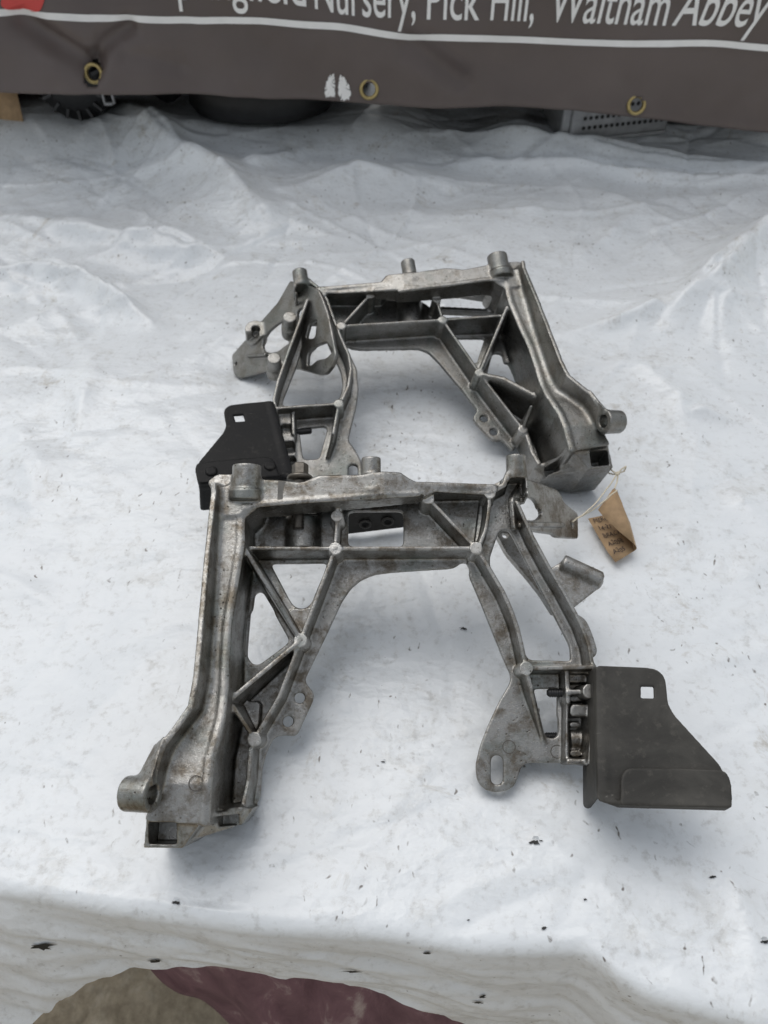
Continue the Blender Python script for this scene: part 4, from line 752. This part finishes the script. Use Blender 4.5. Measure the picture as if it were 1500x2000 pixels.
# lettering (lower half of one line is all the photograph shows)
for wd, (x0, x1), shear in zip(('Springfield', 'Nursery,', 'Pick', 'Hill,', 'Waltham', 'Abbey'), [[-0.2751, -0.0946], [-0.0841, 0.0383], [0.0519, 0.1162], [0.1298, 0.183], [0.2016, 0.3463], [0.3537, 0.4619]], (.0, .0, .02, .03, .07, .20)):
    cu = bpy.data.curves.new('lettering', 'FONT'); cu.body = wd; cu.resolution_u = 6; cu.offset = .006; to = bpy.data.objects.new('tmp', cu); col.objects.link(to)
    bpy.context.view_layer.update(); me = bpy.data.meshes.new_from_object(to.evaluated_get(bpy.context.evaluated_depsgraph_get())); bpy.data.objects.remove(to)
    bm = bmesh.new(); bm.from_mesh(me); bmesh.ops.triangulate(bm, faces=bm.faces)
    for _ in range(2):
        bmesh.ops.subdivide_edges(bm, edges=[e for e in bm.edges if e.calc_length() > .12], cuts=1)
    bmesh.ops.triangulate(bm, faces=bm.faces)
    co_ = np.array([v.co[:] for v in bm.verts]); lo_, hi_ = co_[:, 0].min(), co_[:, 0].max(); CAPH = .0450 / .69
    px = x0 + (co_[:, 0] - lo_) / (hi_ - lo_) * (x1 - x0); bz_ = np.interp(px, BASE[:, 0], BASE[:, 1]); pz = bz_ + co_[:, 1] * CAPH; pz = pz - (ban_y(px, pz) - YB) * .40; px = px + shear * co_[:, 1] * CAPH
    py = ban_y(px, pz) - .0018
    F_ = [tuple(v.index for v in f.verts) for f in bm.faces]; bm.free()
    mesh_obj('lettering', np.stack([px, py, pz], 1), F_, M['white_print'], sheet, True, ban.location)
for nm, key, mt in (('white_scuff', [(-0.077, 0.079), (-0.0748, 0.0939), (-0.0704, 0.103), (-0.0649, 0.1079), (-0.0619, 0.103), (-0.0631, 0.0908), (-0.0631, 0.0778)], M['white_print']), ('white_scuff', [(-0.0585, 0.0759), (-0.0584, 0.0939), (-0.056, 0.1042), (-0.0527, 0.1049), (-0.0465, 0.097), (-0.0422, 0.0859), (-0.0439, 0.0746)], M['white_print']), ('red_print', [(-0.4673, 0.2115), (-0.417, 0.2115), (-0.4271, 0.187), (-0.4365, 0.1827), (-0.478, 0.1833)], M['red_print'])):
    P_ = np.array(key); P_ = Solid.rnd(P_, 3); P_[:, 1] -= (ban_y(P_[:, 0], P_[:, 1]) - YB) * .40; c0 = P_.mean(0); P_ = np.vstack([c0, P_])
    if nm == 'white_scuff': P_[1:] += np.array((.0006, .0022)) * rng.uniform(-1, 1, P_[1:].shape)
    V_ = np.stack([P_[:, 0], ban_y(P_[:, 0], P_[:, 1]) - .0016, P_[:, 1]], 1); k = len(P_) - 1
    mesh_obj(nm, V_, [(0, 1 + i, 1 + (i + 1) % k) for i in range(k)], mt, sheet, True, ban.location)

# ------------------------------------------------------------------ used parts in the shadow under the banner
def ground_z(x, y): return float(TZ + tarp_height(np.array([[x]]), np.array([[y]]))[0, 0])
# alternator
ax_, ay_ = -.430, 1.205; az_ = ground_z(ax_, ay_) + .052
al = empty('alternator', (ax_, ay_, az_ - .05)); tag(al, 'black round alternator with a silver slotted arc, half hidden under the banner', 'alternator')
MB().lathe((ax_, ay_ - .045, az_), (0, 1, 0), [(-.006, .012), (-.006, .030), (0, .036), (.004, .050), (.03, .052), (.034, .049), (.05, .049), (.055, .052), (.08, .050), (.09, .03)], 40).build('body', M['black'], al, True, al.location)
for i in range(16):
    th = 2 * math.pi * i / 16; e = np.array([math.cos(th), 0, math.sin(th)])
    MB().box(np.array((ax_, ay_ - .047, az_)) + e * .041, (.014, .004, .004), np.stack([e, [0, 1, 0], np.cross(e, [0, 1, 0])], 1)).build('vent_fin', M['dark'], al, base=al.location)
MB().lathe((ax_ - .008, ay_ - .052, az_ + .005), (0, -1, 0), [(0, .007), (.006, .007), (.006, .004), (.012, .004)], 6).build('terminal_bolt', M['brass'], al, False, al.location)
for i in range(5):
    t_ = .0145 * i; MB().box((ax_ + .048 + t_ * .55, ay_ - .055, az_ - .022 + t_), (.012, .006, .004)).box((ax_ + .043 + t_ * .55, ay_ - .055, az_ - .015 + t_), (.003, .006, .014)).box((ax_ + .056 + t_ * .55, ay_ - .055, az_ - .015 + t_), (.003, .006, .014)).build('slotted_arc', M['greymetal'], al, base=al.location, bevel=.0006)
# kraft label by the alternator
kl = mesh_obj('parts_label', [(-.552, 1.145, .008), (-.508, 1.142, -.002), (-.508, 1.165, .085), (-.548, 1.17, .085)], [(0, 1, 2, 3)], M['card']); so = kl.modifiers.new('t', 'SOLIDIFY'); so.thickness = .0008
tag(kl, 'brown card label peeking out under the banner beside the alternator', 'label')
# dark lumps
def blob(name, label, cat, c, prof, axis, mat, parts=()):
    o = empty(name, (c[0], c[1], c[2])); tag(o, label, cat)
    MB().lathe(c, axis, prof, 36).build('body', mat, o, True, o.location)
    for nm, cc, aa, pr, mt in parts: MB().lathe(cc, aa, pr, 24).build(nm, mt, o, True, o.location)
z0 = ground_z(-.18, 1.25)
blob('rubber_mount', 'black round rubber part under the banner left of the white scuff', 'rubber part', (-.18, 1.235, z0 + .002), [(0, .100), (.012, .108), (.04, .108), (.052, .098), (.053, .07), (.045, .06), (.045, .03), (.07, .028), (.075, .012)], (0, .12, 1), M['black'],
     [('hub_ring', (-.18, 1.24, z0 + .05), (0, .12, 1), [(0, .062), (.008, .06), (.008, .05), (0, .048)], M['dark'])])
z0 = ground_z(-.32, 1.2)
blob('hose_end', 'small black hose end poking out under the banner beside the alternator', 'hose', (-.315, 1.20, z0 + .022), [(0, .014), (.004, .018), (.02, .018), (.024, .015), (.09, .015)], (.2, 1, .15), M['black'],
     [('collar', (-.312, 1.215, z0 + .024), (.2, 1, .15), [(0, .0195), (.006, .0195)], M['dark'])])
z0 = ground_z(-.62, 1.24)
blob('black_housing', 'black plastic housing at the left edge under the banner', 'housing', (-.63, 1.22, z0 + .004), [(0, .085), (.01, .092), (.06, .09), (.07, .08), (.07, .04), (.085, .038)], (.05, .1, 1), M['black'],
     [('spigot', (-.57, 1.20, z0 + .03), (1, -.4, .1), [(0, .016), (.03, .016), (.03, .012)], M['dark'])])
# perforated grey heater box
gb = empty('perforated_box', (.31, 1.17, 0)); tag(gb, 'grey metal box with rows of small holes under the right of the banner', 'metal box')
zc = ground_z(.31, 1.15); ra = math.radians(14); Rz = np.array([[math.cos(ra), -math.sin(ra), 0], [math.sin(ra), math.cos(ra), 0], [0, 0, 1]])
c0 = np.array((.32, 1.190, zc + .030)); bxd = np.array((.15, .10, .062))
MB().box(c0, bxd, Rz).build('casing', M['greymetal'], gb, base=gb.location, bevel=.004)
MB().box(c0 + Rz @ np.array((-.080, -.02, -.002)), (.014, .05, .050), Rz).build('end_cap', M['greymetal'], gb, base=gb.location, bevel=.003)
mbh = MB()
for i in range(15):
    for j in range(3):
        if j == 2 and i < 5: continue
        mbh.lathe(c0 + Rz @ np.array((-.056 + .0085 * i, -.0503, -.012 + .013 * j)), Rz @ np.array((0, -1, 0)), [(-.002, .0027), (.0006, .0027)], 8)
ph = mbh.build('perforations', M['tear'], gb, base=gb.location); tag(ph, kind='stuff')
MB().box(c0 + Rz @ np.array((0, -.052, -.0285)), (.146, .004, .005), Rz).build('bottom_flange', M['greymetal'], gb, base=gb.location, bevel=.001)
# plain grey bracket plate
pp = empty('angle_plate', (.44, 1.2, 0)); tag(pp, 'dark grey angled metal plate beside the perforated box under the banner', 'metal plate')
zc = ground_z(.44, 1.19)
MB().box((.425, 1.20, zc + .036), (.085, .003, .068), np.array([[.97, 0, .2], [0, 1, 0], [-.2, 0, .97]])).build('face', M['dark'], pp, base=pp.location, bevel=.001)
MB().box((.468, 1.205, zc + .034), (.004, .016, .072), np.array([[.97, 0, .2], [0, 1, 0], [-.2, 0, .97]])).build('turned_edge', M['greymetal'], pp, base=pp.location, bevel=.001)
# unseen crates, added to keep the light out behind the banner
for i, (x0, x1) in enumerate(((-.74, -.02), (.0, .74))):
    cr_ = empty('light_block_crate', ((x0 + x1) / 2, 1.45, .0)); tag(cr_, ('added unseen dark crate that blocks light behind the left half of the banner', 'added unseen dark crate that blocks light behind the right half of the banner')[i], 'crate', 'added light blockers behind the banner')
    for k in range(5): MB().box(((x0 + x1) / 2, 1.385, .035 + .085 * k), (x1 - x0, .016, .078)).build('slat', M['wood'], cr_, base=cr_.location, bevel=.002)
    MB().box(((x0 + x1) / 2, 1.40, .21), (x1 - x0, .010, .43)).build('liner', M['wood'], cr_, base=cr_.location)
    for sx in (x0 + .02, x1 - .02): MB().box((sx, 1.37, .21), (.035, .014, .43)).build('post', M['wood'], cr_, base=cr_.location, bevel=.002)

# ------------------------------------------------------------------ small things on the brackets
def to_front(o_pts): return xf_front(np.array(o_pts, float))
bu, bv = (-58.4, 21.3)
p0 = to_front([(bu, bv - 14, -12)])[0]; p1 = to_front([(bu, bv, -12)])[0]; ax = p1 - p0
bolt = empty('flange_bolt', tuple(p0)); tag(bolt, 'dirty flange bolt standing up behind the top rail of the nearer bracket', 'bolt')
MB().lathe(p0, ax, [(-.02, .0036)] + [q for i in range(16) for q in ((-.02 + .0022 * i, .0034), (-.0189 + .0022 * i, .0042))] + [(.0155, .0042)], 18).build('shank', M['boltsteel'], bolt, True, bolt.location)
MB().lathe(p0, ax, [(.0155, .0088), (.0170, .0092), (.0180, .0088), (.0195, .0066)], 28).build('flange', M['boltsteel'], bolt, True, bolt.location)
MB().lathe(p0, ax, [(.019, .0058), (.0265, .0058), (.0275, .0050), (.0275, .0030), (.0255, .0026)], 6).build('head', M['boltsteel'], bolt, False, bolt.location)
def rail_w(u): return float(np.interp(u, [-120, -90, 0, 30, 60, 140], [17, 17, 12, 6, 1, 0]))
M['smear'] = plain('grey_smear', (.13, .125, .115), .6, .3, 200, .2)
sm = [(-69.6, 12.3), (-64.9, 12.1), (-66.3, 5.5), (-66.2, -2.4), (-69.7, -3.2), (-69.6, 4.3)]; V_ = to_front([(u_, v_ , rail_w(u_) + .25) for u_, v_ in sm]); o = mesh_obj('smear_strip', V_, [tuple(range(len(V_) - 1, -1, -1))], M['smear'], fr, False, fr.location)
M['groove'] = plain('dark_groove', (.10, .09, .078), .6, .5, 300, .3)  # flat darker rings laid on the metal in place of cut grooves
for (u_, v_, w_) in [(79.9, -155.0, -18.9), (110.5, -157.9, -18.9)] + [(-104.3, -174.7, 44.25)]:
    V_ = []; n_ = 36
    for r_ in (3.75, 4.25): V_ += [(u_ + r_ * math.cos(2 * math.pi * i / n_), v_ + r_ * math.sin(2 * math.pi * i / n_), w_ + .15) for i in range(n_)]
    mesh_obj('ejector_mark', to_front(V_), [(i, (i + 1) % n_, n_ + (i + 1) % n_, n_ + i)[::-1] for i in range(n_)], M['groove'], fr, False, fr.location)
# ------------------------------------------------------------------ kraft tag tied on with string
tg = empty('parts_tag', [(0.1869, 0.4415, 0.034), (0.1827, 0.4284, 0.03), (0.1459, 0.3992, 0.024), (0.1869, 0.467, 0.022), (0.1945, 0.4483, 0.03)][1]); tag(tg, 'curled brown card tag with black handwriting tied to the brackets with string', 'tag')
TL = np.array([(0.1683, 0.4269, -0.006), (0.183, 0.4308, -0.006), (0.1942, 0.4359, -0.006), (0.1992, 0.4246, -0.006), (0.2003, 0.4039, -0.006), (0.1988, 0.3928, -0.006), (0.1819, 0.3815, -0.006), (0.1773, 0.3933, -0.006), (0.1726, 0.4104, -0.006)]); TU = np.array([(0.1847, 0.4359, 0.022), (0.1875, 0.4351, 0.0217), (0.1907, 0.4237, 0.0177), (0.1937, 0.408, 0.012), (0.1962, 0.3919, 0.006), (0.186, 0.4012, 0.0094), (0.1751, 0.4125, 0.0136), (0.1708, 0.4187, 0.0159)])
def tag_sheet(name, P_, mat, lift=0.0):
    c0 = P_.mean(0); V_ = np.vstack([c0, P_]) + [0, 0, lift]; k = len(P_)
    o = mesh_obj(name, V_, [(0, 1 + i, 1 + (i + 1) % k) for i in range(k)], mat, tg, True, tg.location); q = o.modifiers.new('t', 'SOLIDIFY'); q.thickness = .0006; return o
TL[:, 2] = -.0045
tag_sheet('written_half', TL, M['card']); tag_sheet('curled_half', TU, M['card'])
# rolled edge that joins the two halves
V_ = []
for a, c0 in zip(TU[2:5], (TL[2], TL[3], TL[5])):
    for q in np.linspace(0, 1, 7): V_.append(a * (1 - q) + c0 * q + np.array((.0022, -.0005, 0)) * math.sin(math.pi * q))
mesh_obj('rolled_edge', V_, [(7 * i + j, 7 * i + j + 1, 7 * i + j + 8, 7 * i + j + 7) for i in range(2) for j in range(6)], M['card'], tg, True, tg.location)
# handwriting, line by line down the tag
for i, wd in enumerate(('MERC', '14-21', 'BRACKET', 'A2058', 'A205')):
    cu = bpy.data.curves.new('handwriting', 'FONT'); cu.body = wd; cu.resolution_u = 3; to = bpy.data.objects.new('tmp', cu); col.objects.link(to); bpy.context.view_layer.update()
    me = bpy.data.meshes.new_from_object(to.evaluated_get(bpy.context.evaluated_depsgraph_get())); bpy.data.objects.remove(to)
    co_ = np.array([v.co[:] for v in me.vertices]); F_ = [tuple(q.vertices) for q in me.polygons]; sc_ = .0062
    st = TL[0] + (TL[6] - TL[0]) * (.15 + .175 * i) + np.array((.002, .001, 0))
    ex = np.array((.97, .26, .02)); ey = np.array((-.26, .97, .05))
    co_[:, 1] += .10 * np.sin(co_[:, 0] * 5 + i); V_ = st + co_[:, :1] * sc_ * ex * .80 + co_[:, 1:2] * sc_ * ey + [0, 0, .0016]
    mesh_obj('handwriting', V_, F_, M['ink'], tg, False, tg.location)
K = [np.array(q) for q in [(0.1869, 0.4415, 0.034), (0.1827, 0.4284, 0.03), (0.1459, 0.3992, 0.024), (0.1869, 0.467, 0.022), (0.1945, 0.4483, 0.03)]]
def strand(a, b, sag, n=16, seed=0):
    r = np.random.default_rng(seed); side = r.uniform(-1, 1, 3) * .0025
    return [a * (1 - t) + b * t + np.array((0, 0, -sag)) * math.sin(math.pi * t) + side * math.sin(math.pi * t) + r.uniform(-1, 1, 3) * .0002 for t in np.linspace(0, 1, n)]
for i, (a, b, sg) in enumerate(((K[0], K[2], .004), (K[1] + np.array((.0015, -.002, .001)), K[2] + np.array((.003, .003, 0)), .006), (K[0], K[3], .003), (K[4], K[3] + np.array((-.004, .004, 0)), .010), (K[0], K[4], -.004), (K[0], K[1], .001), (K[3], K[3] + np.array((-.028, -.004, -.002)), .006))):
    MB().tube(strand(a, b, sg, 18, i), .00062, 7).build('string', M['string'], tg, True, tg.location)
MB().lathe(K[0], (1, .3, .5), [(-.0022, .0004), (-.0012, .0016), (.0012, .0016), (.0022, .0004)], 10).build('knot', M['string'], tg, True, tg.location)

# lower steel strip of the farther bracket, seen through the nearer bracket's window
sa, sb = [np.array(q) for q in [(-0.0682, 0.405, -0.006), (0.0176, 0.4185, -0.006)]]; e = (sb - sa); L_ = np.linalg.norm(e); e /= L_; Rm = np.stack([e, np.cross([0, 0, 1.0], e), [0, 0, 1.0]], 1)
MB().box((sa + sb) / 2 + np.array((0, .002, .016)), (L_, .003, .032), Rm).build('lower_strip', M['steel_back'], bk, base=bk.location, bevel=.0008)
for f_ in (.62, .83): MB().lathe(sa + e * L_ * f_ + np.array((0, -.0008, .012)), (0, -1, 0), [(0, .005), (.0012, .005), (.0012, .003), (.0002, .003)], 20).build('strip_eyelet', M['steel_back'], bk, True, bk.location)

# unseen shelf added as a lid, shutting out sky light behind the banner
sh = empty('light_block_shelf', (0, 1.24, .45)); tag(sh, 'added unseen dark shelf that blocks light from above behind the banner', 'shelf')
MB().box((0, 1.245, .452), (1.44, .30, .024)).build('board', M['wood'], sh, base=sh.location, bevel=.002)
MB().box((0, 1.255, .425), (1.44, .02, .03)).build('batten', M['wood'], sh, base=sh.location, bevel=.002)
for x_ in (-.70, .70): MB().box((x_, 1.30, .215), (.03, .10, .45)).build('upright', M['wood'], sh, base=sh.location, bevel=.002)
